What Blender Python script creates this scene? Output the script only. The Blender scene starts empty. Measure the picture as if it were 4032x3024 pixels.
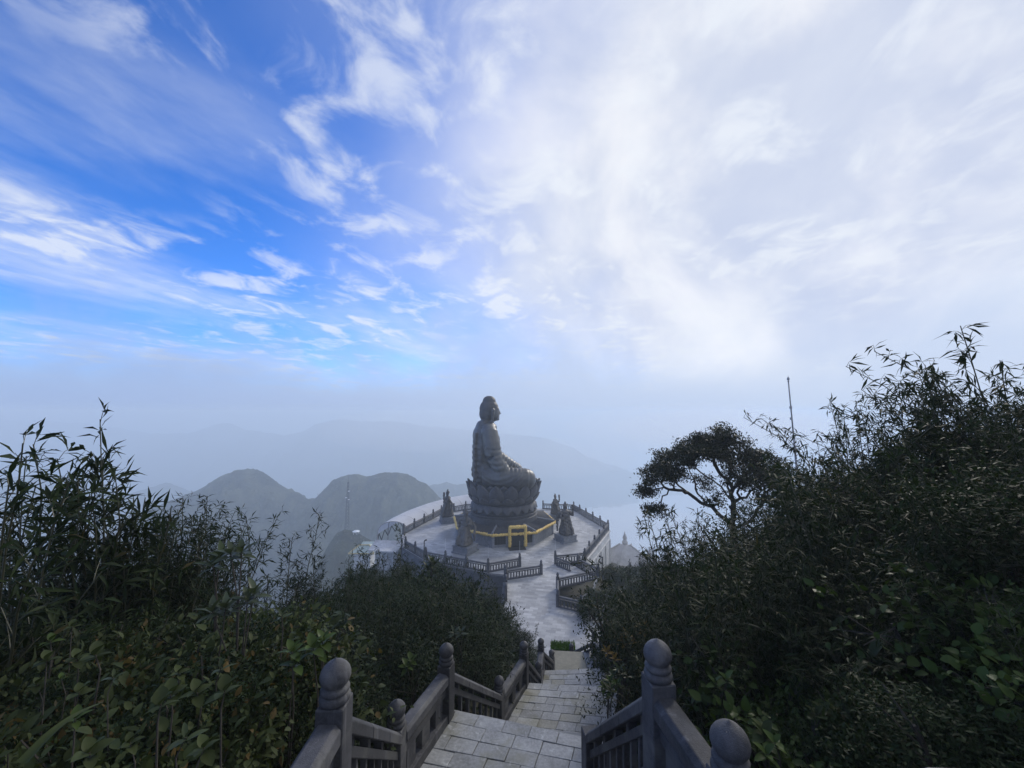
import bpy, bmesh, math, random
import numpy as np
from mathutils import Vector, Matrix, Quaternion

R = math.radians
random.seed(7)
rng = np.random.default_rng(11)
scene = bpy.context.scene
col = scene.collection

# ------------------------------------------------------------------ camera
# The eye is the origin; +Y is the way the photograph looks, Z is up, metres.
FPX, W0, H0 = 1550.0, 4032.0, 3024.0
PITCH = math.atan(108.0 / FPX)
cam_data = bpy.data.cameras.new("camera")
cam_data.sensor_width = 36.0
cam_data.lens = FPX / W0 * 36.0
cam_data.clip_start = 0.05
cam_data.clip_end = 20000.0
cam = bpy.data.objects.new("camera", cam_data)
cam.rotation_euler = (math.pi / 2 + PITCH, 0, 0)
col.objects.link(cam)
scene.camera = cam

# ------------------------------------------------------------------ render settings
scene.view_settings.view_transform = 'Standard'
scene.view_settings.look = 'None'
scene.view_settings.gamma = 1.0
scene.view_settings.exposure = 0.0
scene.view_settings.use_curve_mapping = False
scene.cycles.use_denoising = True
scene.cycles.max_bounces = 6
scene.cycles.diffuse_bounces = 3
scene.cycles.volume_bounces = 3
scene.cycles.transparent_max_bounces = 6

# ------------------------------------------------------------------ node helper
class NT:
    def __init__(self, tree):
        self.t = tree; self.n = tree.nodes; self.l = tree.links
        self.n.clear()
    def add(self, typ, props=None, **ins):
        nd = self.n.new(typ)
        for k, v in (props or {}).items():
            setattr(nd, k, v)
        for k, v in ins.items():
            key = int(k[1:]) if k[0] == '_' and k[1:].isdigit() else k.replace('__', ' ')
            self.put(nd.inputs[key], v)
        return nd
    def put(self, sock, v):
        if isinstance(v, bpy.types.NodeSocket):
            self.l.new(v, sock)
        elif isinstance(v, bpy.types.Node):
            self.l.new(v.outputs[0], sock)
        elif isinstance(v, (tuple, list)) and len(v) == 3 and sock.type == 'RGBA':
            sock.default_value = (*v, 1)
        else:
            sock.default_value = v
    def m(self, op, a, b=0.0, c=0.0, clamp=False):
        nd = self.n.new('ShaderNodeMath'); nd.operation = op; nd.use_clamp = clamp
        self.put(nd.inputs[0], a); self.put(nd.inputs[1], b); self.put(nd.inputs[2], c)
        return nd.outputs[0]
    def smooth(self, v, lo, hi, a=0.0, b=1.0):
        nd = self.n.new('ShaderNodeMapRange'); nd.interpolation_type = 'SMOOTHSTEP'
        self.put(nd.inputs[0], v)
        for i, x in enumerate((lo, hi, a, b)): nd.inputs[i + 1].default_value = x
        return nd.outputs[0]
    def mix(self, fac, a, b, blend='MIX'):
        nd = self.n.new('ShaderNodeMix'); nd.data_type = 'RGBA'; nd.blend_type = blend
        self.put(nd.inputs[0], fac); self.put(nd.inputs[6], a); self.put(nd.inputs[7], b)
        return nd.outputs[2]
    def noise(self, vec, scale, detail=5.0, rough=0.55, dist=0.0):
        nd = self.n.new('ShaderNodeTexNoise')
        if vec is not None: self.put(nd.inputs['Vector'], vec)
        nd.inputs['Scale'].default_value = scale; nd.inputs['Detail'].default_value = detail
        nd.inputs['Roughness'].default_value = rough; nd.inputs['Distortion'].default_value = dist
        return nd.outputs['Fac']

# ------------------------------------------------------------------ sky
SUN_AZ, SUN_EL = R(38), R(30)          # to the right of the view, veiled by the cloud bank
world = bpy.data.worlds.new("World"); scene.world = world; world.use_nodes = True
t = NT(world.node_tree)
tc = t.add('ShaderNodeTexCoord')
sep = t.add('ShaderNodeSeparateXYZ', _0=tc.outputs['Generated'])
dx, dy, dz = sep.outputs
sky = t.add('ShaderNodeTexSky', dict(sky_type='NISHITA', sun_disc=False, sun_elevation=SUN_EL, sun_rotation=SUN_AZ,
                                     altitude=3100.0, air_density=1.0, dust_density=0.6, ozone_density=2.0))
hs = t.add('ShaderNodeHueSaturation', Hue=0.5, Saturation=1.2, Value=1.0, Color=sky.outputs[0])
blue = t.mix(1.0, hs.outputs[0], (0.118, 0.175, 0.258), "MULTIPLY")
# cirrus sheet seen in perspective: the plane at cloud height, streaks running away to the right
zz = t.m('ADD', t.m('MAXIMUM', dz, 0.0), 0.10)
px = t.m('DIVIDE', dx, zz); py = t.m('DIVIDE', dy, zz)
ca, sa = math.cos(R(17)), math.sin(R(17))
across = t.m('SUBTRACT', t.m('MULTIPLY', px, ca), t.m('MULTIPLY', py, sa))
along = t.m('ADD', t.m('MULTIPLY', px, sa), t.m('MULTIPLY', py, ca))
v1 = t.add('ShaderNodeCombineXYZ', X=across, Y=t.m('MULTIPLY', along, 0.42), Z=3.3)
v2 = t.add('ShaderNodeCombineXYZ', X=across, Y=t.m('MULTIPLY', along, 0.75), Z=9.1)
nA = t.noise(v1.outputs[0], 1.15, 9, 0.56, 0.35)
nB = t.noise(v2.outputs[0], 4.4, 9, 0.56, 0.45)
nL = t.noise(v2.outputs[0], 0.62, 3, 0.5, 0.2)
streak = t.m('MULTIPLY', t.smooth(nA, 0.40, 0.78), t.smooth(t.noise(v1.outputs[0], 5.0, 6, 0.6, 0.3), 0.25, 0.65, 0.45, 1.0))
puff = t.m('MULTIPLY', t.smooth(nB, 0.47, 0.68), t.smooth(nL, 0.36, 0.56))
cir = t.m('MINIMUM', t.m('ADD', t.m('MULTIPLY', streak, 0.80), t.m('MULTIPLY', puff, 0.80)), 1.0)
# cloud bank on the right: cover grows with direction, a thin veil reaches to the left
nC = t.noise(tc.outputs['Generated'], 1.5, 6, 0.5, 0.3)
side = t.m('ADD', dx, t.m('MULTIPLY', t.m('SUBTRACT', nC, 0.5), 0.95))
bank = t.smooth(side, -0.62, 0.40)
nD = t.noise(tc.outputs['Generated'], 2.6, 6, 0.55, 0.3)
bankcol = t.mix(t.smooth(nD, 0.36, 0.66), (0.62, 0.68, 0.83), (0.95, 0.96, 0.99))
bankcol = t.mix(bank, (0.42, 0.52, 0.84), bankcol)
c2 = t.mix(t.m('MULTIPLY', bank, 0.96), blue, bankcol)
c2 = t.mix(t.m('MULTIPLY', cir, 0.78), c2, (0.86, 0.91, 0.99))
# mist lying along the horizon
nM = t.noise(tc.outputs['Generated'], 3.4, 6, 0.55, 0.4)
el = t.m('ADD', dz, t.m('MULTIPLY', t.m('MULTIPLY', t.m('SUBTRACT', nM, 0.5), 0.50), t.smooth(dz, 0.0, 0.14)))
mist = t.smooth(el, 0.015, 0.25, 1.0, 0.0)
mistcol = t.mix(t.add('ShaderNodeMapRange', _0=dx, _1=-0.75, _2=0.55).outputs[0], (0.37, 0.495, 0.785), (0.61, 0.715, 0.92))
c3 = t.mix(mist, c2, mistcol)
bg = t.add('ShaderNodeBackground', Color=c3, Strength=1.0)
out = t.add('ShaderNodeOutputWorld', _0=bg.outputs[0])

sun_data = bpy.data.lights.new("sun", 'SUN')
sun_data.energy = 2.0
sun_data.angle = R(12)
sun_data.color = (1.0, 0.94, 0.85)
sun = bpy.data.objects.new("sun", sun_data)
sd = Vector((math.sin(SUN_AZ) * math.cos(SUN_EL), math.cos(SUN_AZ) * math.cos(SUN_EL), math.sin(SUN_EL)))
sun.rotation_euler = sd.to_track_quat('Z', 'Y').to_euler()
col.objects.link(sun)

# ------------------------------------------------------------------ geometry helpers
def ray(u, v):
    xc, yc = (u - W0 / 2) / FPX, (H0 / 2 - v) / FPX
    return Vector((xc, math.cos(PITCH) - yc * math.sin(PITCH), math.sin(PITCH) + yc * math.cos(PITCH)))
def G(u, v, z):                      # a point of the level plane z
    d = ray(u, v); return d * (z / d.z)
def D(u, v, y):                      # a point at forward distance y
    d = ray(u, v); return d * (y / d.y)

def link(o, parent=None):
    col.objects.link(o)
    if parent is not None: o.parent = parent
    return o
def tag(o, label=None, cat=None, group=None, kind=None):
    if label: o['label'] = label
    if cat: o['category'] = cat
    if group: o['group'] = group
    if kind: o['kind'] = kind
    return o
def empty(name, loc=(0, 0, 0), rz=0.0):
    o = bpy.data.objects.new(name, None); o.empty_display_size = 0.2
    o.location = loc; o.rotation_euler = (0, 0, rz)
    return link(o)
def mesh(name, V, F, mat, smooth=False):
    me = bpy.data.meshes.new(name)
    me.from_pydata([tuple(v) for v in V], [], F)
    if mat: me.materials.append(mat)
    if smooth: me.polygons.foreach_set('use_smooth', [True] * len(me.polygons))
    me.update()
    return me
def obj(name, me, parent=None, loc=None, rot=None, scale=None):
    o = bpy.data.objects.new(name, me)
    if loc is not None: o.location = loc
    if rot is not None: o.rotation_euler = rot
    if scale is not None: o.scale = scale
    return link(o, parent)

class MB:
    def __init__(self): self.V = []; self.F = []
    def add(self, V, F):
        n = len(self.V); self.V += [tuple(v) for v in V]; self.F += [[i + n for i in f] for f in F]
    def hexa(self, P):               # 8 points: bottom ring 0-3, top ring 4-7
        self.add(P, [[3, 2, 1, 0], [4, 5, 6, 7], [0, 1, 5, 4], [1, 2, 6, 5], [2, 3, 7, 6], [3, 0, 4, 7]])
    def box(self, c, s):
        x, y, z = c; a, b, h = s[0] / 2, s[1] / 2, s[2] / 2
        self.hexa([(x - a, y - b, z - h), (x + a, y - b, z - h), (x + a, y + b, z - h), (x - a, y + b, z - h),
                   (x - a, y - b, z + h), (x + a, y - b, z + h), (x + a, y + b, z + h), (x - a, y + b, z + h)])
    def rings(self, rings, close=True, cap=True):
        n = len(rings[0]); b = len(self.V)
        for r in rings: self.V += [tuple(p) for p in r]
        for i in range(len(rings) - 1):
            for j in range(n if close else n - 1):
                k = (j + 1) % n
                self.F.append([b + i * n + j, b + i * n + k, b + (i + 1) * n + k, b + (i + 1) * n + j])
        if cap and close:
            self.F.append([b + j for j in reversed(range(n))])
            self.F.append([b + (len(rings) - 1) * n + j for j in range(n)])
    def lathe(self, prof, n=16, c=(0, 0, 0), sx=1, sy=1):
        self.rings([[(c[0] + r * sx * math.cos(2 * math.pi * j / n), c[1] + r * sy * math.sin(2 * math.pi * j / n), c[2] + z)
                     for j in range(n)] for r, z in prof])
    def tube(self, pts, rad, n=6):
        pts = [Vector(p) for p in pts]
        rad = rad if isinstance(rad, (list, tuple)) else [rad] * len(pts)
        rs = []; ref = None
        for i, p in enumerate(pts):
            d = (pts[min(i + 1, len(pts) - 1)] - pts[max(i - 1, 0)])
            d = d.normalized() if d.length > 1e-9 else Vector((0, 0, 1))
            if ref is None: ref = Vector((1, 0, 0)) if abs(d.x) < 0.8 else Vector((0, 1, 0))
            a = d.cross(ref).normalized(); b = a.cross(d).normalized(); ref = b
            rs.append([p + (a * math.cos(2 * math.pi * j / n) + b * math.sin(2 * math.pi * j / n)) * rad[i] for j in range(n)])
        self.rings(rs)
    def ell(self, c, r, nu=18, nv=12, rot=None):
        rs = []
        for i in range(1, nv):
            th = math.pi * i / nv
            ring = []
            for j in range(nu):
                ph = 2 * math.pi * j / nu
                p = Vector((r[0] * math.sin(th) * math.cos(ph), r[1] * math.sin(th) * math.sin(ph), -r[2] * math.cos(th)))
                if rot: p = rot @ p
                ring.append(p + Vector(c))
            rs.append(ring)
        self.rings(rs)
    def mesh(self, name, mat, smooth=False): return mesh(name, self.V, self.F, mat, smooth)
    def obj(self, name, mat, parent=None, smooth=False, bevel=0.0):
        o = obj(name, self.mesh(name, mat, smooth), parent)
        if bevel: do_bevel(o.data, bevel)
        return o
def do_bevel(me, w, seg=1, ang=40):
    bm = bmesh.new(); bm.from_mesh(me)
    bmesh.ops.recalc_face_normals(bm, faces=bm.faces)
    es = [e for e in bm.edges if len(e.link_faces) == 2 and e.calc_face_angle(0) > R(ang)]
    bmesh.ops.bevel(bm, geom=es, offset=w, segments=seg, profile=0.6, affect='EDGES')
    bm.to_mesh(me); bm.free()
def fixn(me):
    bm = bmesh.new(); bm.from_mesh(me); bmesh.ops.recalc_face_normals(bm, faces=bm.faces); bm.to_mesh(me); bm.free()
    return me

# ------------------------------------------------------------------ materials
MATS = {}
def material(name):
    m = bpy.data.materials.new(name); m.use_nodes = True; MATS[name] = m
    return m, NT(m.node_tree)
def finish(t, bsdf): t.add('ShaderNodeOutputMaterial', _0=bsdf.outputs[0])

def stone(name, c1, c2, scale=18.0, rough=0.6, c3=None, stain=0.0, bump=0.25, bscale=90.0, rnd=0.0, spec=0.4, streak=0.0):
    m, t = material(name)
    tc = t.add('ShaderNodeTexCoord'); g = t.add('ShaderNodeNewGeometry'); P = g.outputs['Position']
    n1 = t.noise(P, scale * 0.12, 6, 0.6); n2 = t.noise(P, scale, 5, 0.65)
    c = t.mix(t.smooth(n1, 0.3, 0.72), c1, c2)
    c = t.mix(t.m('MULTIPLY', t.smooth(n2, 0.35, 0.7), 0.35), c, tuple(min(1, 1.7 * x) for x in c2))
    if c3:
        n3 = t.noise(P, scale * 0.07, 5, 0.6, 0.4)
        c = t.mix(t.m('MULTIPLY', t.smooth(n3, 0.48, 0.66), stain), c, c3)
    if streak:
        mp = t.add('ShaderNodeMapping', Vector=P); mp.inputs['Scale'].default_value = (1, 1, 0.08)
        n4 = t.noise(mp.outputs[0], 9.0, 4, 0.6)
        c = t.mix(t.m('MULTIPLY', t.smooth(n4, 0.58, 0.74), streak), c, tuple(min(1, 2.6 * x + 0.02) for x in c2))
    if rnd:
        oi = t.add('ShaderNodeObjectInfo')
        k = t.m('ADD', t.m('MULTIPLY', oi.outputs['Random'], 2 * rnd), 1 - rnd)
        c = t.mix(1.0, c, t.add('ShaderNodeCombineColor', Red=k, Green=k, Blue=k).outputs[0], 'MULTIPLY')
    bp = t.add('ShaderNodeBump', Strength=bump, Distance=0.01, Height=t.noise(P, bscale, 4, 0.6))
    b = t.add('ShaderNodeBsdfPrincipled', Base__Color=c, Roughness=rough, Normal=bp.outputs[0])
    b.inputs['Specular IOR Level'].default_value = spec
    finish(t, b); return m

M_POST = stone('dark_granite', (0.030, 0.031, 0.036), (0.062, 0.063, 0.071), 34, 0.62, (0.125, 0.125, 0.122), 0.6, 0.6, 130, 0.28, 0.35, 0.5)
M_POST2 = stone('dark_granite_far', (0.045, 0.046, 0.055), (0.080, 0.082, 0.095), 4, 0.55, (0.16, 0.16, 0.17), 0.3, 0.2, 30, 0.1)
M_BLOCK = stone('paving_stone', (0.165, 0.17, 0.172), (0.265, 0.272, 0.278), 26, 0.5, (0.17, 0.165, 0.11), 0.55, 0.35, 120, 0.16, 0.45, 0.35)
M_STEP = stone('step_stone', (0.17, 0.175, 0.175), (0.25, 0.255, 0.26), 20, 0.55, (0.13, 0.13, 0.10), 0.5, 0.3, 90)
M_MOSS = stone('mossy_slab', (0.125, 0.118, 0.085), (0.175, 0.165, 0.125), 8, 0.4, (0.10, 0.085, 0.045), 0.8, 0.2, 60)
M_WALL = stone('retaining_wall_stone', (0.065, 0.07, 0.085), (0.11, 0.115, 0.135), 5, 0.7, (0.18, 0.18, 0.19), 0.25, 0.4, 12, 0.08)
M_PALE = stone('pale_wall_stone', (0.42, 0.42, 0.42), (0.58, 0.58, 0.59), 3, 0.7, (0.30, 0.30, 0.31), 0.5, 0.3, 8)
M_PED = stone('pedestal_stone', (0.15, 0.16, 0.18), (0.23, 0.24, 0.26), 3, 0.7, (0.1, 0.1, 0.11), 0.4, 0.3, 10)
M_DRUM = stone('carved_dark_stone', (0.040, 0.041, 0.047), (0.070, 0.071, 0.08), 4, 0.6, (0.10, 0.10, 0.11), 0.3, 0.9, 5)
M_BRONZE = stone('weathered_bronze', (0.038, 0.037, 0.037), (0.066, 0.065, 0.065), 3, 0.42, (0.13, 0.14, 0.14), 0.35, 0.25, 9, 0, 0.6)
M_HAIR = stone('bronze_curls', (0.035, 0.035, 0.04), (0.06, 0.06, 0.065), 6, 0.55, None, 0, 1.0, 7)
M_GUARD = stone('guardian_stone', (0.050, 0.046, 0.046), (0.10, 0.095, 0.09), 3, 0.6, (0.18, 0.17, 0.16), 0.4, 0.6, 8)
M_SOIL = stone('forest_soil', (0.018, 0.017, 0.012), (0.035, 0.032, 0.02), 6, 0.9, (0.03, 0.04, 0.015), 0.6, 0.8, 20)
M_BARK = stone('bark', (0.030, 0.026, 0.022), (0.06, 0.052, 0.042), 25, 0.8, None, 0, 0.6, 60)
M_CULM = stone('bamboo_culm', (0.025, 0.027, 0.013), (0.05, 0.05, 0.025), 25, 0.5, None, 0, 0.2, 60)
M_METAL = stone('painted_metal', (0.26, 0.25, 0.25), (0.32, 0.31, 0.31), 10, 0.45, None, 0, 0.05, 40)
M_DARKMETAL = stone('dark_metal', (0.025, 0.025, 0.028), (0.04, 0.04, 0.043), 10, 0.5, None, 0, 0.05, 40)
M_WHITE = stone('white_paint', (0.74, 0.75, 0.77), (0.82, 0.83, 0.84), 1, 0.5, (0.6, 0.61, 0.62), 0.3, 0.05, 10)
M_DARK = stone('dark_opening', (0.012, 0.012, 0.014), (0.02, 0.02, 0.022), 3, 0.4, None, 0, 0.1, 10)
M_ROOF = stone('grey_roof_tile', (0.26, 0.26, 0.27), (0.36, 0.36, 0.37), 2, 0.7, (0.35, 0.35, 0.35), 0.4, 0.5, 6)
M_YROOF = stone('ochre_tile', (0.40, 0.33, 0.17), (0.52, 0.44, 0.25), 2, 0.7, None, 0, 0.4, 6)
M_GREENROOF = stone('pale_green_roof', (0.30, 0.36, 0.33), (0.40, 0.46, 0.43), 2, 0.6, None, 0, 0.3, 6)

def paving(name):
    m, t = material(name)
    g = t.add('ShaderNodeNewGeometry'); P = g.outputs['Position']
    mp = t.add('ShaderNodeMapping', Vector=P); mp.inputs['Rotation'].default_value = (0, 0, R(12))
    br = t.add('ShaderNodeTexBrick', Vector=mp.outputs[0], Color1=(0.25, 0.255, 0.265), Color2=(0.46, 0.465, 0.475), Mortar=(0.24, 0.245, 0.26), Scale=1.0)
    br.inputs['Mortar Size'].default_value = 0.012; br.inputs['Brick Width'].default_value = 0.9; br.inputs['Row Height'].default_value = 0.45
    n1 = t.noise(P, 0.16, 6, 0.6, 0.5); n2 = t.noise(P, 2.2, 4, 0.6)
    c = t.mix(t.m('MULTIPLY', t.smooth(n1, 0.42, 0.62), 0.7), br.outputs['Color'], (0.21, 0.213, 0.222))
    c = t.mix(t.m('MULTIPLY', t.smooth(n2, 0.5, 0.75), 0.25), c, (0.60, 0.61, 0.62))
    rough = t.smooth(n1, 0.40, 0.68, 0.62, 0.30)
    bp = t.add('ShaderNodeBump', Strength=0.25, Distance=0.02, Height=br.outputs['Fac'])
    bp.invert = True
    b = t.add('ShaderNodeBsdfPrincipled', Base__Color=c, Roughness=rough, Normal=bp.outputs[0])
    finish(t, b); return m
M_PAVE = paving('plaza_paving')

def garland(name):
    m, t = material(name)
    g = t.add('ShaderNodeNewGeometry'); P = g.outputs['Position']
    c = t.mix(t.smooth(t.noise(P, 9, 4, 0.7), 0.35, 0.68), (0.55, 0.33, 0.06), (0.88, 0.68, 0.24))
    bp = t.add('ShaderNodeBump', Strength=0.9, Distance=0.06, Height=t.noise(P, 12, 3, 0.7))
    b = t.add('ShaderNodeBsdfPrincipled', Base__Color=c, Roughness=0.7, Normal=bp.outputs[0])
    finish(t, b); return m
M_GARL = garland('marigold_garland')

def fabric(name):
    m, t = material(name)
    g = t.add('ShaderNodeNewGeometry'); P = g.outputs['Position']
    c = t.mix(t.smooth(t.noise(P, 0.5, 4, 0.6), 0.4, 0.7), (0.80, 0.80, 0.82), (0.72, 0.72, 0.75))
    d = t.add('ShaderNodeBsdfDiffuse', Color=c, Roughness=0.5); tr = t.add('ShaderNodeBsdfTranslucent', Color=c)
    mx = t.add('ShaderNodeMixShader', _0=0.3, _1=d.outputs[0], _2=tr.outputs[0])
    finish(t, mx); return m
M_FABRIC = fabric('white_membrane')

def leaf(name, c1, c2, c3=None, p3=0.0, rough=0.55, trans=0.25, spec=0.10):
    m, t = material(name)
    g = t.add('ShaderNodeNewGeometry'); oi = t.add('ShaderNodeObjectInfo')
    rv = g.outputs['Random Per Island']
    c = t.mix(rv, c1, c2)
    if c3: c = t.mix(t.smooth(rv, 1 - p3 - 0.005, 1 - p3), c, c3)
    k = t.m('ADD', t.m('MULTIPLY', oi.outputs['Random'], 0.5), 0.75)
    c = t.mix(1.0, c, t.add('ShaderNodeCombineColor', Red=k, Green=k, Blue=k).outputs[0], 'MULTIPLY')
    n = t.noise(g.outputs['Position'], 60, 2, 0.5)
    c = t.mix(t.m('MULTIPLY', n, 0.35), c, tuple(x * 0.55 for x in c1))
    b = t.add('ShaderNodeBsdfPrincipled', Base__Color=c, Roughness=rough)
    b.inputs['Specular IOR Level'].default_value = spec
    tr = t.add('ShaderNodeBsdfTranslucent', Color=t.mix(1.0, c, (0.9, 1.0, 0.45), 'MULTIPLY'))
    mx = t.add('ShaderNodeMixShader', _0=trans, _1=b.outputs[0], _2=tr.outputs[0])
    finish(t, mx); return m
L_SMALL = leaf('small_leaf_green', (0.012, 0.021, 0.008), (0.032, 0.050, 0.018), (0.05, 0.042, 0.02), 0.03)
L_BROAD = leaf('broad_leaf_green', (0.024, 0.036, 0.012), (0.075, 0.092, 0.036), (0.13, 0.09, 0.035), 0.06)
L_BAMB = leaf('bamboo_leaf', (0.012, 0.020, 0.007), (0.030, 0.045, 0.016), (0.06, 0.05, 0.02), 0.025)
L_RHODO = leaf('rhododendron_leaf', (0.0341, 0.0496, 0.0217), (0.0682, 0.0868, 0.0465), None, 0, 0.35)
L_PALE = leaf('pale_leaf', (0.0558, 0.0744, 0.0465), (0.0930, 0.1116, 0.0744), None, 0, 0.35)
L_ORANGE = leaf('bronze_leaf', (0.14, 0.085, 0.02), (0.20, 0.13, 0.03), (0.16, 0.05, 0.02), 0.2, 0.45)
L_YOUNG = leaf('young_leaf', (0.0434, 0.0744, 0.0186), (0.0744, 0.1054, 0.0310), None, 0, 0.4)
L_HEDGE = leaf('hedge_green', (0.05, 0.12, 0.015), (0.09, 0.18, 0.03), None, 0, 0.5)
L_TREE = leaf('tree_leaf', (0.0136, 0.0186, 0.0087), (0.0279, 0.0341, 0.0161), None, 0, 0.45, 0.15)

# ------------------------------------------------------------------ noise for terrain
def vnoise(x, y, seed):
    xi = np.floor(x).astype(np.int64); yi = np.floor(y).astype(np.int64); fx = x - xi; fy = y - yi
    def h(a, b):
        n = (a * 374761393 + b * 668265263 + seed * 1442695041) & 0xffffffff
        n = ((n ^ (n >> 13)) * 1274126177) & 0xffffffff
        return ((n ^ (n >> 16)) & 0xffff) / 65535.0
    u = fx * fx * (3 - 2 * fx); v = fy * fy * (3 - 2 * fy)
    return (h(xi, yi) * (1 - u) + h(xi + 1, yi) * u) * (1 - v) + (h(xi, yi + 1) * (1 - u) + h(xi + 1, yi + 1) * u) * v
def fbm(x, y, o=5, seed=1, ridged=False):
    s = 0; a = 1; tot = 0
    for i in range(o):
        n = vnoise(x * 2 ** i, y * 2 ** i, seed + i)
        s = s + a * ((1 - np.abs(2 * n - 1)) if ridged else n); tot += a; a *= 0.5
    return s / tot
def grid_mesh(name, X, Y, Z, mat, smooth=True):
    ny, nx = X.shape
    co = np.stack([X, Y, Z], -1).reshape(-1, 3).astype(np.float32)
    i = np.arange((ny - 1) * (nx - 1)); r = i // (nx - 1); c = i % (nx - 1)
    q = np.stack([r * nx + c, r * nx + c + 1, (r + 1) * nx + c + 1, (r + 1) * nx + c], -1).astype(np.int32)
    return raw_mesh(name, co, q, mat, smooth)
def raw_mesh(name, co, faces, mat, smooth=False):
    me = bpy.data.meshes.new(name)
    n, k = faces.shape
    me.vertices.add(len(co)); me.vertices.foreach_set('co', np.ascontiguousarray(co, dtype=np.float32).ravel())
    me.loops.add(n * k); me.loops.foreach_set('vertex_index', np.ascontiguousarray(faces, dtype=np.int32).ravel())
    me.polygons.add(n); me.polygons.foreach_set('loop_start', np.arange(0, n * k, k, dtype=np.int32))
    if smooth: me.polygons.foreach_set('use_smooth', np.ones(n, dtype=bool))
    me.materials.append(mat)
    me.update(calc_edges=True); me.validate()
    return me

# ================================================================== THE SETTING
Z0 = -20.9                              # level of the plaza
STAIR = [(-8, -0.6), (0, -2.0), (2, -3.1), (3.3, -3.15), (5.2, -4.85), (6.3, -4.9), (9.2, -7.2), (10.7, -7.25), (13, -9.15),
         (14.4, -9.2), (16, -10.4), (17.5, -10.6), (33.5, -21.2), (60, -24.0), (90, -30.0), (120, -60.0), (400, -330.0)]
def stair_x(y): return np.interp(y, [-8, 3.3, 6.3, 10.7, 14.4, 17.5, 34], [0, 0, 0.15, 1.2, 2.1, 2.5, 3.6])
def terrain(x, y):
    x = np.asarray(x, float); y = np.asarray(y, float)
    base = np.interp(y, [a for a, b in STAIR], [b for a, b in STAIR])
    dxs = x - stair_x(y)
    right = np.maximum(dxs - 2.2, 0); left = np.maximum(-dxs - 2.2, 0)
    near = np.clip(1 - (y - 8) / 32, 0, 1)
    z = base + right * 0.42 * near - 0.004 * right ** 2 - left * (0.05 + 0.10 * np.clip((y - 8) / 30, 0, 1)) - 0.006 * left ** 2
    z = z + (fbm(x * 0.35, y * 0.35, 4, 5) - 0.5) * 0.9 * np.clip((np.abs(dxs) - 1.6) / 2.0, 0, 1)
    z = z - 0.35 * np.clip(1 - (np.abs(dxs) - 1.8) / 0.5, 0, 1)
    far = np.maximum(np.hypot(x - 0, (y - 60) * 0.6) - 45, 0)
    return np.maximum(z - 0.9 * far, -300)
xs = np.concatenate([np.linspace(-400, -60, 18), np.linspace(-56, -14, 30), np.linspace(-13, 16, 117), np.linspace(17, 60, 30), np.linspace(66, 400, 18)])
ys = np.concatenate([np.linspace(-60, -6, 12), np.linspace(-5, 36, 150), np.linspace(37, 110, 60), np.linspace(116, 420, 24)])
X, Y = np.meshgrid(xs, ys)
hill = obj('hillside', grid_mesh('hillside', X, Y, terrain(X, Y), M_SOIL))
tag(hill, 'dark soil of the steep slope under the bushes', kind='structure')

def mountain_mat(name, c1, c2, c3, s):
    m, t = material(name)
    g = t.add('ShaderNodeNewGeometry'); P = g.outputs['Position']
    n1 = t.noise(P, s, 8, 0.65, 0.3); n2 = t.noise(P, s * 6, 6, 0.7)
    c = t.mix(t.smooth(n1, 0.35, 0.65), c1, c2)
    c = t.mix(t.m('MULTIPLY', t.smooth(n2, 0.55, 0.72), 0.5), c, c3)
    bp = t.add('ShaderNodeBump', Strength=1.0, Distance=6.0, Height=n2)
    b = t.add('ShaderNodeBsdfPrincipled', Base__Color=c, Roughness=0.9, Normal=bp.outputs[0])
    finish(t, b); return m
M_MOUNT = mountain_mat('forested_mountain', (0.012, 0.020, 0.010), (0.085, 0.095, 0.050), (0.28, 0.265, 0.21), 0.05)
M_FARM = mountain_mat('far_mountain', (0.03, 0.042, 0.03), (0.05, 0.06, 0.045), (0.08, 0.085, 0.08), 0.006)

def mountain(name, prof, dist, front, back, slope, mat, label, seed, nx=460, ny=170, amp=0.22, bottom=-330):
    us = np.array([a for a, b in prof], float); vs = np.array([b for a, b in prof], float)
    pts = [D(a, b, dist) for a, b in prof]
    px_ = np.array([p.x for p in pts]); pz_ = np.array([p.z for p in pts])
    x = np.linspace(px_[0], px_[-1], nx)
    s = np.concatenate([np.linspace(-1, 0, ny * 2 // 3) , np.linspace(0, 1, ny // 3)[1:]])
    S, Xg = np.meshgrid(s, x, indexing='ij')
    off = np.where(S < 0, S * front, S * back)
    k = dist / 600.0
    wob = (fbm(Xg / (60 * k), Xg * 0, 3, seed + 9) - 0.5) * 40 * k
    Yg = dist + off + wob
    ridge = np.interp(Xg, px_, pz_)
    ridge = ridge + (fbm(Xg / (14 * k), Xg * 0 + 3, 5, seed + 4) - 0.5) * 5.0 * k
    gul = fbm(Xg / (26 * k), Yg / (110 * k), 5, seed + 31, True) - 0.6
    drop = slope * np.abs(off) ** 1.0 * (0.75 + 0.25 * np.tanh(np.abs(off) / (80 * k)))
    n = fbm(Xg / (90 * k), Yg / (150 * k), 6, seed, True) - 0.55
    fine = fbm(Xg / (9 * k), Yg / (9 * k), 4, seed + 20) - 0.5
    damp = np.clip(np.abs(off) / (90 * k), 0, 1)
    Z = ridge - drop + (n * amp * 300 + gul * 75) * k * damp + fine * 10 * k * np.clip(np.abs(off) / (15 * k), 0.15, 1)
    Z = np.maximum(Z, bottom + fine * 10)
    o = obj(name, grid_mesh(name, Xg, Yg, Z, mat))
    tag(o, label, kind='structure'); return o
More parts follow.
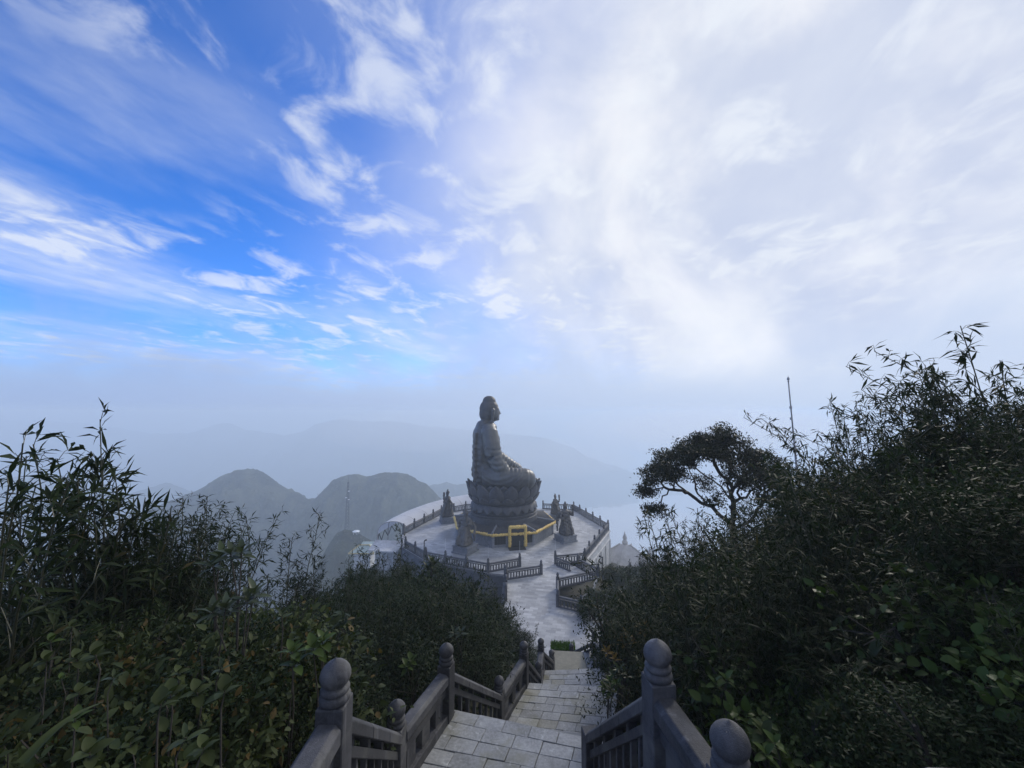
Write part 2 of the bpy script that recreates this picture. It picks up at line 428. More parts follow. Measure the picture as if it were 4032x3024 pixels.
mountain('mountain', [(-260, 2210), (200, 2150), (480, 2090), (600, 2005), (690, 1962), (790, 1925), (860, 1886), (925, 1850), (975, 1842), (1035, 1856), (1090, 1902),
                      (1140, 1938), (1195, 1958), (1236, 1966), (1272, 1936), (1310, 1895), (1350, 1872), (1400, 1864), (1440, 1877), (1490, 1866),
                      (1560, 1862), (1620, 1874), (1680, 1905), (1735, 1955), (1800, 2010), (1950, 2120), (2200, 2300)],
         450, 250, 150, 0.85, M_MOUNT, 'nearer pair of steep forested peaks with a saddle between them', 3)
mountain('mountain', [(-500, 1930), (-200, 1890), (100, 1880), (230, 1872), (330, 1900), (430, 1965), (540, 1935), (640, 1903), (720, 1935), (900, 2050), (1100, 2150)],
         1000, 380, 250, 0.8, M_MOUNT, 'hazy low ridge at far left behind the bamboo', 21)
mountain('mountain', [(1500, 2050), (1620, 1985), (1690, 1915), (1760, 1897), (1830, 1908), (1900, 1945), (2000, 2010), (2200, 2120)],
         950, 350, 250, 0.8, M_MOUNT, 'pale hazy rounded ridge just left of the seated statue', 33)
mountain('mountain', [(-700, 1660), (-200, 1650), (150, 1655), (420, 1672), (560, 1700), (700, 1708), (775, 1700), (815, 1680), (850, 1667), (890, 1668), (940, 1690), (1040, 1702), (1100, 1715),
                      (1180, 1700), (1250, 1668), (1330, 1652), (1400, 1660), (1560, 1662), (1750, 1685), (2000, 1710), (2150, 1728), (2240, 1760), (2330, 1805), (2420, 1836), (2600, 1890), (3000, 1960), (3500, 1990)],
         2100, 600, 450, 0.75, M_FARM, 'faint blue far mountain range across the horizon', 45, 420, 90, 0.12, -500)
mountain('knoll', [(1150, 2420), (1230, 2260), (1290, 2150), (1330, 2095), (1365, 2078), (1420, 2092), (1480, 2130), (1600, 2180), (1800, 2260)],
         230, 60, 60, 1.1, M_MOUNT, 'dark rocky knoll that carries the lattice mast', 57, 120, 60, 0.10, -160)
m, t = material('cloud_sea')
t_c = t.mix(t.smooth(t.noise(t.add('ShaderNodeNewGeometry').outputs['Position'], 0.004, 5, 0.6), 0.35, 0.7), (0.78, 0.80, 0.83), (0.88, 0.89, 0.90))
finish(t, t.add('ShaderNodeBsdfPrincipled', Base__Color=t_c, Roughness=1.0)); M_CLOUD = m
vf = obj('cloud_sea', mesh('cloud_sea', [(-3900, -3900, -420), (3900, -3900, -420), (3900, 3900, -420), (-3900, 3900, -420)], [[0, 1, 2, 3]], M_CLOUD))
tag(vf, 'white cloud filling the valleys far below', kind='stuff')

m, t = material('haze')
pv = t.add('ShaderNodeVolumePrincipled', Color=(0.81, 0.91, 1.0), Density=0.0012, Anisotropy=0.18)
t.add('ShaderNodeOutputMaterial', Volume=pv.outputs[0])
b = MB(); b.box((0, 0, (-545 + 9) / 2), (8000, 8000, 554))
haze = b.obj('haze', m); tag(haze, 'pale mountain haze over the whole place', kind='stuff')

m, t = material('mist')
pv = t.add('ShaderNodeVolumePrincipled', Color=(0.95, 0.97, 1.0), Density=0.011, Anisotropy=0.2)
t.add('ShaderNodeOutputMaterial', Volume=pv.outputs[0])
b = MB(); b.ell((23.5, 74, -23), (15, 14, 5.5), 40, 24)
mist_o = b.obj('mist', m, None, True); tag(mist_o, 'white mist drifting over the right side of the terrace', kind='stuff')

m2, t = material('thin_mist')
pv = t.add('ShaderNodeVolumePrincipled', Color=(0.95, 0.97, 1.0), Density=0.0035, Anisotropy=0.2)
t.add('ShaderNodeOutputMaterial', Volume=pv.outputs[0])
for c_, r_, lab in (((110, 230, -10), (80, 60, 15), 'pale drifting mist beyond the right of the terrace'), ((-70, 340, -16), (95, 45, 19), 'pale drifting mist between the statue and the left peaks'), ((250, 470, -20), (130, 90, 24), 'far pale mist on the right horizon'), ((20, 260, -30), (60, 40, 12), 'low mist right behind the statue')):
    b = MB(); b.ell(c_, r_, 40, 24); mo = b.obj('mist', m2, None, True); tag(mo, lab, kind='stuff')

# ------------------------------------------------------------------ stairs: landings of stone blocks and the flights between them
V = Vector
P0, P1, P2, P3 = V((-1.38, 1.7, -3.0)), V((-1.35, 3.16, -3.0)), V((-1.44, 5.18, -4.7)), V((-1.02, 6.39, -4.7))
P4, P5, P6, P7 = V((-0.29, 9.31, -7.05)), V((0.31, 10.66, -7.05)), V((0.83, 13.02, -9.0)), V((1.01, 14.33, -9.0))
P8, P9 = V((1.52, 15.75, -10.2)), V((1.60, 17.5, -10.2))
R0, R1, R2 = V((1.33, 2.55, -3.0)), V((1.21, 3.42, -3.0)), V((0.99, 5.2, -4.7))

def landing(a, b_, c, d, row, label, mat=M_BLOCK, mats=None, size=0.47):
    """a-b_ left edge, d-c right edge; rows run from left to right."""
    root = empty('stair_landing', (0, 0, 0)); tag(root, label, kind='structure')
    bed = MB(); e = V((0, 0, 0.05)); g = V((0, 0, 0.6))
    bed.hexa([a - g, d - g, c - g, b_ - g, a - e, d - e, c - e, b_ - e]); bed.obj('bedding', M_STEP, root)
    def P(s, r): return (a.lerp(d, s)).lerp(b_.lerp(c, s), r)
    n = max(1, round((b_ - a).length / row))
    for i in range(n):
        wid = (P(1, (i + .5) / n) - P(0, (i + .5) / n)).length
        cuts = [0.0]; x = size * random.uniform(0.35, 1.0)
        while x < wid - 0.12:
            cuts.append(x / wid); x += size * random.uniform(0.85, 1.12)
        cuts.append(1.0)
        for s0, s1 in zip(cuts, cuts[1:]):
            gs, gr = 0.0035 / wid, 0.0035 / (b_ - a).length
            q = [P(s0 + gs, i / n + gr), P(s1 - gs, i / n + gr), P(s1 - gs, (i + 1) / n - gr), P(s0 + gs, (i + 1) / n - gr)]
            ctr = sum(q, V((0, 0, 0))) / 4
            j = random.uniform(-0.004, 0.003); tl = (random.uniform(-.004, .004), random.uniform(-.004, .004))
            top = [p - ctr + V((0, 0, j + tl[0] * (1 if k in (1, 2) else -1) + tl[1] * (1 if k > 1 else -1))) for k, p in enumerate(q)]
            mb = MB(); mb.hexa([p - ctr - V((0, 0, 0.05)) for p in q] + top)
            o = mb.obj('paving_block', random.choice(mats) if mats else mat, root, bevel=0.005); o.location = ctr
    return root
def flight(a, d, b_, c, n, label):
    """a,d upper lip (left,right); b_,c foot (left,right); n treads."""
    root = empty('stair_flight', (0, 0, 0)); tag(root, label, kind='structure')
    for i in range(n):
        f0, f1 = i / n, (i + 1) / n
        z = a.z + (b_.z - a.z) * (i + 1) / (n + 1)
        def L(f, zz): p = a.lerp(b_, f); return V((p.x, p.y, zz))
        def Q(f, zz): p = d.lerp(c, f); return V((p.x, p.y, zz))
        mb = MB(); mb.hexa([L(f0, z - .5), Q(f0, z - .5), Q(f1, z - .5), L(f1, z - .5), L(f0, z), Q(f0, z), Q(f1 - .001, z), L(f1 - .001, z)])
        mb.obj('step', M_STEP, root, bevel=0.008)
    return root
M_BLOCK_OLIVE = stone('paving_stone_olive', (0.175, 0.172, 0.15), (0.24, 0.238, 0.21), 26, 0.5, (0.13, 0.12, 0.07), 0.6, 0.35, 120, 0.12, 0.4, 0.2)
BM = [M_BLOCK] * 8 + [M_BLOCK_OLIVE]
l0 = (V((-1.25, 1.6, -3)), V((-1.25, 3.3, -3)), V((1.2, 3.5, -3)), V((1.3, 1.6, -3)))
l1 = (V((-1.38, 5.16, -4.7)), V((-0.93, 6.58, -4.7)), V((1.45, 5.93, -4.7)), V((1.0, 4.75, -4.7)))
l2 = (V((-0.22, 9.2, -7.05)), V((0.42, 10.78, -7.05)), V((2.75, 10.58, -7.05)), V((2.05, 8.85, -7.05)))
l3 = (V((0.86, 12.95, -9)), V((1.14, 14.38, -9)), V((3.25, 14.52, -9)), V((3.0, 12.8, -9)))
landing(*l0, 0.24, 'stone block landing right below the viewpoint', mats=BM)
landing(*l1, 0.24, 'nearest stone block landing in view between the stone railings', mats=BM)
landing(*l2, 0.25, 'second stone block landing down the stairs', mats=BM)
landing(*l3, 0.26, 'third stone block landing with pale narrow courses', mats=BM)
l4 = empty('stair_landing'); tag(l4, 'lowest landing with a smooth mossy tan slab', kind='structure')
mb = MB(); mb.hexa([(1.66, 15.98, -10.7), (2.98, 15.98, -10.7), (3.02, 17.5, -10.7), (1.72, 17.62, -10.7), (1.66, 15.98, -10.2), (2.98, 15.98, -10.2), (3.02, 17.5, -10.2), (1.72, 17.62, -10.2)])
mb.obj('slab', M_MOSS, l4, bevel=0.02)
mb = MB(); mb.hexa([(2.99, 15.98, -10.7), (3.6, 15.98, -10.7), (3.65, 17.4, -10.7), (3.03, 17.48, -10.7), (2.99, 15.98, -10.195), (3.6, 15.98, -10.195), (3.65, 17.4, -10.195), (3.03, 17.48, -10.195)])
mb.obj('slab', M_STEP, l4, bevel=0.02)
flight(V((-1.25, 0.0, -1.8)), V((1.25, 0.0, -1.8)), l0[0], l0[3], 7, 'stone steps coming down to the topmost landing')
flight(l0[1], l0[2], l1[0], l1[3], 9, 'steep stone steps down to the nearest visible landing')
flight(l1[1], l1[2], l2[0], l2[3], 13, 'steep stone steps between the nearest and second landing')
flight(l2[1], l2[2], l3[0], l3[3], 11, 'steep stone steps between the second and third landing')
flight(l3[1], l3[2], V((1.66, 15.98, -10.2)), V((3.6, 15.98, -10.2)), 6, 'short stone steps down to the mossy landing')
flight(V((1.72, 17.62, -10.2)), V((3.65, 17.5, -10.2)), V((2.6, 33.0, Z0)), V((5.2, 33.0, Z0)), 60, 'long stone steps dropping from the mossy landing to the plaza')

# ------------------------------------------------------------------ near stone balustrades
fin = MB(); fin.lathe([(0.088, -0.01), (0.100, 0.0), (0.116, 0.014), (0.121, 0.035), (0.116, 0.056), (0.100, 0.070), (0.098, 0.074), (0.110, 0.086), (0.113, 0.103), (0.104, 0.120), (0.088, 0.130),
                       (0.090, 0.138), (0.108, 0.160), (0.118, 0.190), (0.1185, 0.215), (0.110, 0.245), (0.093, 0.272), (0.066, 0.298), (0.036, 0.316), (0.016, 0.326), (0.003, 0.338)], 28)
FIN = fin.mesh('finial', M_POST, True)
ps = MB(); ps.box((0, 0, 0.365), (0.205, 0.205, 0.87)); POST = ps.mesh('post', M_POST); do_bevel(POST, 0.008)
def post(parent, p, rz=0.0, h=1.0, finial=True):
    o = obj('post', POST, parent, p, (0, 0, rz), (1, 1, h))
    if finial:
        f = obj('finial', FIN, o, (0, 0, 0.80)); f.scale = (.95, .95, .93 / h)
    return o
def piece(name, A, B, t0, t1, h0, h1, th, parent, mat=M_POST, bevel=0.006, off=0.0, cham=0.0):
    """a bar of the railing: between the fractions t0 and t1 of the line A-B, h0..h1 above it, sheared with the slope"""
    d = B - A; n = V((-d.y, d.x, 0)).normalized() * (th / 2); o_ = V((-d.y, d.x, 0)).normalized() * off
    a0, a1 = A + d * t0 + o_, A + d * t1 + o_
    z0, z1 = V((0, 0, h0)), V((0, 0, h1))
    mb = MB()
    if cham:
        zc = V((0, 0, h1 - cham)); k = 0.62
        def ring(p): return [p - n + z0, p + n + z0, p + n + zc, p + n * k + z1, p - n * k + z1, p - n + zc]
        mb.rings([ring(a0), ring(a1)])
    else:
        mb.hexa([a0 - n + z0, a1 - n + z0, a1 + n + z0, a0 + n + z0, a0 - n + z1, a1 - n + z1, a1 + n + z1, a0 + n + z1])
    c = (a0 + a1) / 2
    mb.V = [tuple(V(v) - c) for v in mb.V]
    o = obj(name, fixn(mb.mesh(name, mat)), parent, c)
    if bevel: do_bevel(o.data, bevel)
    return o
def rail_section(parent, A, B, nb, nblk, style='slat'):
    L = (B - A).length; e = 0.10 / L
    nseg = max(1, round(L / 0.95))
    for k in range(nseg):
        t0 = e + (1 - 2 * e) * k / nseg; t1 = e + (1 - 2 * e) * (k + 1) / nseg
        piece('top_rail', A, B, t0 + .0015, t1 - .0015, 0.565, 0.71, 0.20, parent, cham=0.04)
    piece('middle_rail', A, B, e, 1 - e, 0.39, 0.49, 0.11, parent)
    piece('bottom_rail', A, B, e, 1 - e, -0.30, 0.13, 0.19, parent)
    for k in range(nblk):
        c = e + (1 - 2 * e) * (k + .5) / nblk; w = 0.045 / L
        piece('spacer_block', A, B, c - w, c + w, 0.488, 0.567, 0.085, parent, bevel=0.004)
    for k in range(nb):
        c = e + (1 - 2 * e) * (k + .5) / nb
        w = (0.032 if style == 'slat' else 0.10) / L
        piece('baluster', A, B, c - w, c + w, 0.125, 0.395, 0.055 if style == 'slat' else 0.09, parent, bevel=0.004)
lb = empty('stone_balustrade', P1); tag(lb, 'dark stone balustrade with bud finials down the left side of the stairs', 'balustrade')
rb = empty('stone_balustrade', R1); tag(rb, 'dark stone balustrade with bud finials beside the near right steps', 'balustrade')
rb2 = empty('stone_balustrade', (3.4, 17, -10.2)); tag(rb2, 'small dark stone balustrade right of the mossy landing', 'balustrade')
bpy.context.view_layer.update()
def rel(root, p): return p - root.location
def angz(A, B): return math.atan2(B.y - A.y, B.x - A.x)
Lp = [rel(lb, p) for p in (P0, P1, P2, P3, P4, P5, P6, P7, P8)]
for i, p in enumerate(Lp):
    post(lb, p, angz(Lp[max(i - 1, 0)], Lp[min(i + 1, 8)]))
for i, (nb, nk, st) in enumerate([(3, 3, 'panel'), (7, 4, 'slat'), (3, 2, 'panel'), (8, 4, 'slat'), (3, 3, 'panel'), (8, 4, 'slat'), (3, 3, 'panel'), (6, 3, 'slat')]):
    rail_section(lb, Lp[i], Lp[i + 1], nb, nk, st)
Rp = [rel(rb, p) for p in (R0, R1, R2)]
post(rb, Rp[0], angz(Rp[0], Rp[1])); post(rb, Rp[1], angz(Rp[1], Rp[2])); post(rb, Rp[2], angz(Rp[1], Rp[2]), 0.90, False)
rail_section(rb, Rp[0], Rp[1], 2, 2, 'panel'); rail_section(rb, Rp[1], Rp[2], 9, 5, 'slat')
Rw = rel(rb, V((2.9, 1.35, -2.15)))
rail_section(rb, Rp[0], rel(rb, V((1.45, 1.5, -3.0))), 2, 2, 'panel')
q = [rel(rb2, p) for p in (V((3.18, 14.5, -9.0)), V((3.42, 17.0, -10.2)), V((2.75, 19.0, -11.8)))]
for i in range(3): post(rb2, q[i], angz(q[0], q[1]))
rail_section(rb2, q[0], q[1], 8, 4); rail_section(rb2, q[1], q[2], 7, 4)
# stone coping at the lower right corner
cp = empty('stone_parapet', (2.6, 1.5, -2.6)); tag(cp, 'rough stone coping at the bottom right corner', 'parapet')
A, B = rel(cp, V((1.7, 1.62, -2.35))), rel(cp, V((3.6, 1.50, -2.30)))
piece('coping', A, B, 0, 1, 0.70, 0.86, 0.34, cp, M_STEP, 0.03); piece('wall', A, B, 0.01, 0.99, -0.9, 0.70, 0.26, cp, M_POST)

# ================================================================== THE PLAZA AND THE STATUE
def g0(u, v, dz=0.0): return G(u, v, Z0 + dz)
def flat(name, pts, z, mat, label, kind='structure', thick=0.0):
    V_ = [(p[0], p[1], z) for p in pts]; n = len(V_)
    bm = bmesh.new(); vs = [bm.verts.new(v) for v in V_]; f = bm.faces.new(vs); f.normal_update()
    if f.normal.z < 0: f.normal_flip()
    bmesh.ops.triangulate(bm, faces=[f])
    me = bpy.data.meshes.new(name); bm.to_mesh(me); bm.free(); me.materials.append(mat)
    return tag(obj(name, me), label, kind=kind)

MID = g0(2036, 2152)
FN = V((0.213, -0.977, 0)).normalized()                     # the way the door faces
C = V((MID.x - FN.x * 7.94 - 0.55, MID.y - FN.y * 7.94, Z0))
plat_px = [(1583, 2104), (1735, 2024), (1832, 2006), (1990, 1998), (2140, 2003), (2262, 2008), (2400, 2088), (2303, 2209), (2187, 2219), (2120, 2228), (2048, 2234), (1921, 2257), (1670, 2207), (1590, 2160)]
PLAT = [g0(*p) for p in plat_px]
flat('plaza', PLAT, Z0, M_PAVE, 'wide grey paved terrace around the seated statue')
path_px = [(1921, 2257), (1985, 2262), (1996, 2290), (1990, 2370), (1960, 2480), (1985, 2620), (2200, 2650), (2420, 2620), (2440, 2450), (2197, 2386), (2195, 2312), (2357, 2273), (2276, 2231), (2187, 2218), (2048, 2233)]
PATH = [g0(*p) for p in path_px]
flat('paved_path', PATH, Z0 + 0.004, M_PAVE, 'grey paved path from the foot of the stairs to the terrace')

def walls(name, pts, top, bot, mat, label, cat, closed=False, th=0.5, ledge=True):
    root = empty(name, (pts[0].x, pts[0].y, bot)); tag(root, label, cat)
    n = len(pts); base = V((pts[0].x, pts[0].y, bot)); cc = sum((p for p in PLAT), V((0, 0, 0))) / len(PLAT)
    for i in range(n if closed else n - 1):
        a, b_ = pts[i], pts[(i + 1) % n]; d = (b_ - a); nn = V((-d.y, d.x, 0)).normalized()
        if nn.dot(cc - a) < 0: nn = -nn
        L = d.length; k = max(1, round(L / 3.0))
        mb = MB(); p = [a, b_, b_ + nn * th, a + nn * th]
        mb.hexa([V((q.x, q.y, bot)) - base for q in p] + [V((q.x, q.y, top - 0.02)) - base for q in p]); mb.obj('wall', mat, root)
        if ledge:
            for zz, hh, pr in ((top - 0.16, 0.2, 0.16), (top - 1.5, 0.16, 0.08)):
                mb = MB(); q = [a - nn * pr, b_ - nn * pr, b_ + nn * 0.1, a + nn * 0.1]
                mb.hexa([V((w.x, w.y, zz - hh / 2)) - base for w in q] + [V((w.x, w.y, zz + hh / 2)) - base for w in q]); mb.obj('ledge', mat, root)
            for j in range(k + 1):
                c_ = a.lerp(b_, (j + 0.02) / (k + 0.04)) - nn * 0.05; t_ = d.normalized() * 0.22
                q = [c_ - t_ - nn * .06, c_ + t_ - nn * .06, c_ + t_ + nn * .1, c_ - t_ + nn * .1]
                mb = MB(); mb.hexa([V((w.x, w.y, bot)) - base for w in q] + [V((w.x, w.y, top - 1.6)) - base for w in q]); mb.obj('pilaster', mat, root)
    return root
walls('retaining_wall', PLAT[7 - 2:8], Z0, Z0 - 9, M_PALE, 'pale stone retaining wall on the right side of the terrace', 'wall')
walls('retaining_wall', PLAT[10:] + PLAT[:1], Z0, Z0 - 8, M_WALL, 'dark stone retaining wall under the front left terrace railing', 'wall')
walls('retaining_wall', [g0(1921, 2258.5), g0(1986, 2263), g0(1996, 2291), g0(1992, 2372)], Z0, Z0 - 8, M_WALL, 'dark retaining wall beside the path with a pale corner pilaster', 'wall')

# stone railings of the terrace
pp = MB(); pp.box((0, 0, 0.66), (0.30, 0.30, 1.32)); pp.lathe([(0.13, 1.32), (0.16, 1.36), (0.17, 1.42), (0.12, 1.47), (0.15, 1.53), (0.165, 1.62), (0.12, 1.74), (0.05, 1.83), (0.01, 1.87)], 12)
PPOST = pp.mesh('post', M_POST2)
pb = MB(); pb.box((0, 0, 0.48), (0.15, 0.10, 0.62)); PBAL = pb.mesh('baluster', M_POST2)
rd = MB(); rd.tube([(0, 0, 1.8), (0, 0, 3.4)], [0.022, 0.012], 5); ROD = rd.mesh('rod', M_WHITE)
def terrace_rail(pts, label, rods=(), step=3.2, spacing=0.42, ends=(True, True), group=None):
    base = pts[0]; root = empty('stone_balustrade', base); tag(root, label, 'balustrade', group)
    k = 0
    for i in range(len(pts) - 1):
        a, b_ = pts[i] - base, pts[i + 1] - base; L = (b_ - a).length; n = max(1, round(L / step)); az = angz(a, b_)
        for j in range(n):
            p, q = a.lerp(b_, j / n), a.lerp(b_, (j + 1) / n)
            if not (i == 0 and j == 0 and not ends[0]):
                po = obj('post', PPOST, root, p, (0, 0, az))
                if k in rods: obj('rod', ROD, po)
            k += 1
            l_ = (q - p).length; e = 0.15 / l_
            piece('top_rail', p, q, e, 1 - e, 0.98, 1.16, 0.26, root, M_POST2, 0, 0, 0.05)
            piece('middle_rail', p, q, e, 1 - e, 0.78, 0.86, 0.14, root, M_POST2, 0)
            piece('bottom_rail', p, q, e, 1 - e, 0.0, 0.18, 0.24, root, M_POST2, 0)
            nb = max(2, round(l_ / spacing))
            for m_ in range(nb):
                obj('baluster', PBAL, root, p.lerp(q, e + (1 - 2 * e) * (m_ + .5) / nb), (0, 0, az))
    if ends[1]:
        po = obj('post', PPOST, root, pts[-1] - base, (0, 0, angz(pts[-2], pts[-1])))
        if k in rods: obj('rod', ROD, po)
    return root
def ins(pts, d=0.25):
    out_ = []
    for p in pts:
        r = V((p.x - C.x, p.y - C.y, 0)); out_.append(V((p.x, p.y, Z0)) - r.normalized() * d)
    return out_
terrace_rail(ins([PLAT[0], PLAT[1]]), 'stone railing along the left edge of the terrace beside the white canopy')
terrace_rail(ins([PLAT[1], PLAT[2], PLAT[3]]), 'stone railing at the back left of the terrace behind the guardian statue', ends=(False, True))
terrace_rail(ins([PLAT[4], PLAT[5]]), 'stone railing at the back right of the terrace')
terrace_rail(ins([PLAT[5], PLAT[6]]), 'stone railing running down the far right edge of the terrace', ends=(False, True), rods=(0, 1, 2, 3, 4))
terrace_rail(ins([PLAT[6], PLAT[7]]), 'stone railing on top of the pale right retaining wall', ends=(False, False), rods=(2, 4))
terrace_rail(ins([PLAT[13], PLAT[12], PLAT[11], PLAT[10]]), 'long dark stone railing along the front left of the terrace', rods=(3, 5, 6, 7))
terrace_rail([g0(1990, 2284), g0(2131, 2262)], 'short dark stone railing nearest the path on its left', rods=(1, 2), step=5)
terrace_rail([g0(2187, 2221), g0(2303, 2210)], 'dark carved stone railing at the back of the right hand stairwell', rods=(0, 2), step=5)
terrace_rail([g0(2189, 2226), g0(2250, 2252)], 'sloping stone railing left of the right hand stairwell', step=6, ends=(False, False))
terrace_rail([g0(2276, 2233), g0(2357, 2276)], 'stone railing descending right of the paved ramp', step=3)
terrace_rail([g0(2352, 2280), g0(2196, 2317)], 'stone railing between the paved ramp and the garden', step=6, ends=(False, True))
terrace_rail([g0(2197, 2389), g0(2290, 2412), g0(2420, 2446)], 'dark stone railing on the garden side of the lower path', step=4)
terrace_rail([g0(2196, 2322), g0(2197, 2384)], 'short stone railing at the garden corner of the path', step=6, ends=(False, False))
terrace_rail([g0(1993, 2296), g0(1992, 2366)], 'stone railing along the left edge of the lower path', step=3)

# ---- octagonal hall under the statue
hall = empty('octagonal_hall', C, math.atan2(FN.y, FN.x)); tag(hall, 'octagonal stone base hall with yellow garland and doorway under the statue', 'hall')
RO = 7.94 / math.cos(R(22.5))
def octo(r, z, rot=22.5): return [V((r * math.cos(R(rot + 45 * k)), r * math.sin(R(rot + 45 * k)), z)) for k in range(8)]
for k in range(8):
    a, b_ = octo(RO, 0)[k - 1], octo(RO, 0)[k]; c_, d_ = octo(RO - 0.5, 0)[k], octo(RO - 0.5, 0)[k - 1]
    up = V((0, 0, 1.95)); mb = MB(); mb.hexa([a, b_, c_, d_, a + up, b_ + up, c_ + up, d_ + up]); mb.obj('wall', M_PED, hall)
    mid = (a + b_) / 2; out_ = V((mid.x, mid.y, 0)).normalized(); tt = (b_ - a).normalized(); Lh = (b_ - a).length
    for s_ in (-0.5, 0.5):
        mb = MB(); p = a.lerp(b_, 0.5 + s_ * 0.965); q = [p - tt * .16 + out_ * .10, p + tt * .16 + out_ * .10, p + tt * .16 - out_ * .1, p - tt * .16 - out_ * .1]
        mb.hexa(q + [w + V((0, 0, 1.9)) for w in q]); mb.obj('pilaster', M_PED, hall)
    if k == 0:
        for s0, s1 in ((-0.485, -0.20), (0.20, 0.485)):
            p0, p1 = mid + tt * Lh * s0 * .94, mid + tt * Lh * s1 * .94
            mb = MB(); q = [p0 + out_ * .06, p1 + out_ * .06, p1 - out_ * .2, p0 - out_ * .2]
            mb.hexa([w + V((0, 0, 0.45)) for w in q] + [w + V((0, 0, 1.65)) for w in q]); w_ = mb.obj('window', M_DARK, hall)
            for f_ in (0.25, 0.5, 0.75):
                pm = p0.lerp(p1, f_) + out_ * .075; mb = MB(); q = [pm - tt * .035, pm + tt * .035, pm + tt * .035 - out_ * .03, pm - tt * .035 - out_ * .03]
                mb.hexa([w + V((0, 0, 0.45)) for w in q] + [w + V((0, 0, 1.65)) for w in q]); mb.obj('mullion', M_DARKMETAL, w_)
    # garland on the cornice
    ga, gb = octo(RO + 0.38, 1.98)[k - 1], octo(RO + 0.38, 1.98)[k]
    n_ = 34; pts = []; rads = []
    for i in range(n_ + 1):
        p = ga.lerp(gb, i / n_); pts.append(p + V((random.uniform(-.03, .03), random.uniform(-.03, .03), random.uniform(-.03, .03)))); rads.append(0.215 + random.uniform(-.05, .07))
    mb = MB(); mb.tube(pts, rads, 9); mb.obj('garland', M_GARL, hall, True)
cor = MB(); cor.rings([octo(RO + 0.05, 1.9), octo(RO + 0.42, 1.98), octo(RO + 0.45, 2.14), octo(RO + 0.1, 2.2)]); cor.obj('cornice', M_PED, hall)
rf = MB(); rf.rings([octo(RO + 0.3, 2.18), octo(RO - 0.6, 2.28), octo(6.4, 2.4), octo(5.7, 2.5)]); roof = rf.obj('roof', M_DRUM, hall)
for k in range(8):
    p0, p1 = octo(RO + 0.35, 2.28)[k], octo(5.8, 2.62)[k]
    mb = MB(); mb.tube([p0, p0.lerp(p1, .5), p1], [0.16, 0.15, 0.15], 7); mb.obj('ridge', M_PED, roof)
    a, b_ = octo(RO + .3, 2.2)[k - 1], octo(RO + .3, 2.2)[k]; c_, d_ = octo(5.8, 2.49)[k - 1], octo(5.8, 2.49)[k]
    for j in range(1, 18):
        f_ = j / 18; mb = MB(); mb.tube([a.lerp(b_, f_) + V((0, 0, .03)), c_.lerp(d_, f_) + V((0, 0, .03))], 0.075, 5); mb.obj('roof_tile', M_DRUM, roof)
# doorway on the face towards the path
dr = empty('doorway', (0, 0, 0)); dr.parent = hall
mb = MB(); mb.box((7.94 + 0.15, 0.55, 1.35), (0.5, 2.2, 2.7)); mb.obj('porch', M_DARKMETAL, dr)
mb = MB(); mb.box((7.94 + 0.42, 0.55, 1.1), (0.06, 1.6, 2.2)); mb.obj('door_leaf', M_DARK, dr)
def garl(pts, r):
    P_ = []; Rr = []
    for a, b_ in zip(pts, pts[1:]):
        a, b_ = V(a), V(b_); n_ = max(2, int((b_ - a).length / 0.13))
        for i in range(n_):
            P_.append(a.lerp(b_, i / n_) + V((0, random.uniform(-.025, .025), random.uniform(-.025, .025)))); Rr.append(r + random.uniform(-.03, .04))
    P_.append(V(pts[-1])); Rr.append(r)
    g_ = MB(); g_.tube(P_, Rr, 9); return g_
for s_ in (-1, 1): garl([(8.42, .55 + s_ * 1.25, 0.12), (8.42, .55 + s_ * 1.25, 3.1)], 0.25).obj('garland', M_GARL, dr, True)
garl([(8.42, -.8, 3.05), (8.42, 1.9, 3.05)], 0.27).obj('garland', M_GARL, dr, True)
mb = MB(); mb.box((9.1, 0.3, 0.05), (1.2, 2.6, 0.1)); mb.obj('door_step', M_DARK, dr)

# ---- statue: pedestal, lotus throne, seated figure
SX = V((0.977, 0.213, 0)).normalized(); SA = math.atan2(SX.y, SX.x)
KS = 1.02
stat = empty('seated_statue', V((C.x, C.y, Z0 + 0.0)), SA); stat.scale = (KS, KS, KS)
tag(stat, 'huge dark bronze seated robed statue on a lotus throne facing right', 'statue')
ped = empty('pedestal'); ped.parent = stat
tiers = [(5.75, 2.3, 3.3), (5.45, 3.3, 3.55), (5.6, 3.55, 3.75), (5.2, 3.75, 4.7), (5.45, 4.7, 4.95), (5.1, 4.95, 5.5)]
for r_, a, b_ in tiers:
    mb = MB(); mb.lathe([(r_ - .06, a), (r_, a + .05), (r_, b_ - .05), (r_ - .06, b_ + 0.004)], 48); mb.obj('tier', M_DRUM, ped)
for k in range(24):
    th = 2 * math.pi * k / 24; mb = MB(); mb.box((5.22, 0, 4.22), (0.16, 0.9, 0.72)); o = mb.obj('relief_panel', M_DRUM, ped, bevel=0.05); o.rotation_euler = (0, 0, th)
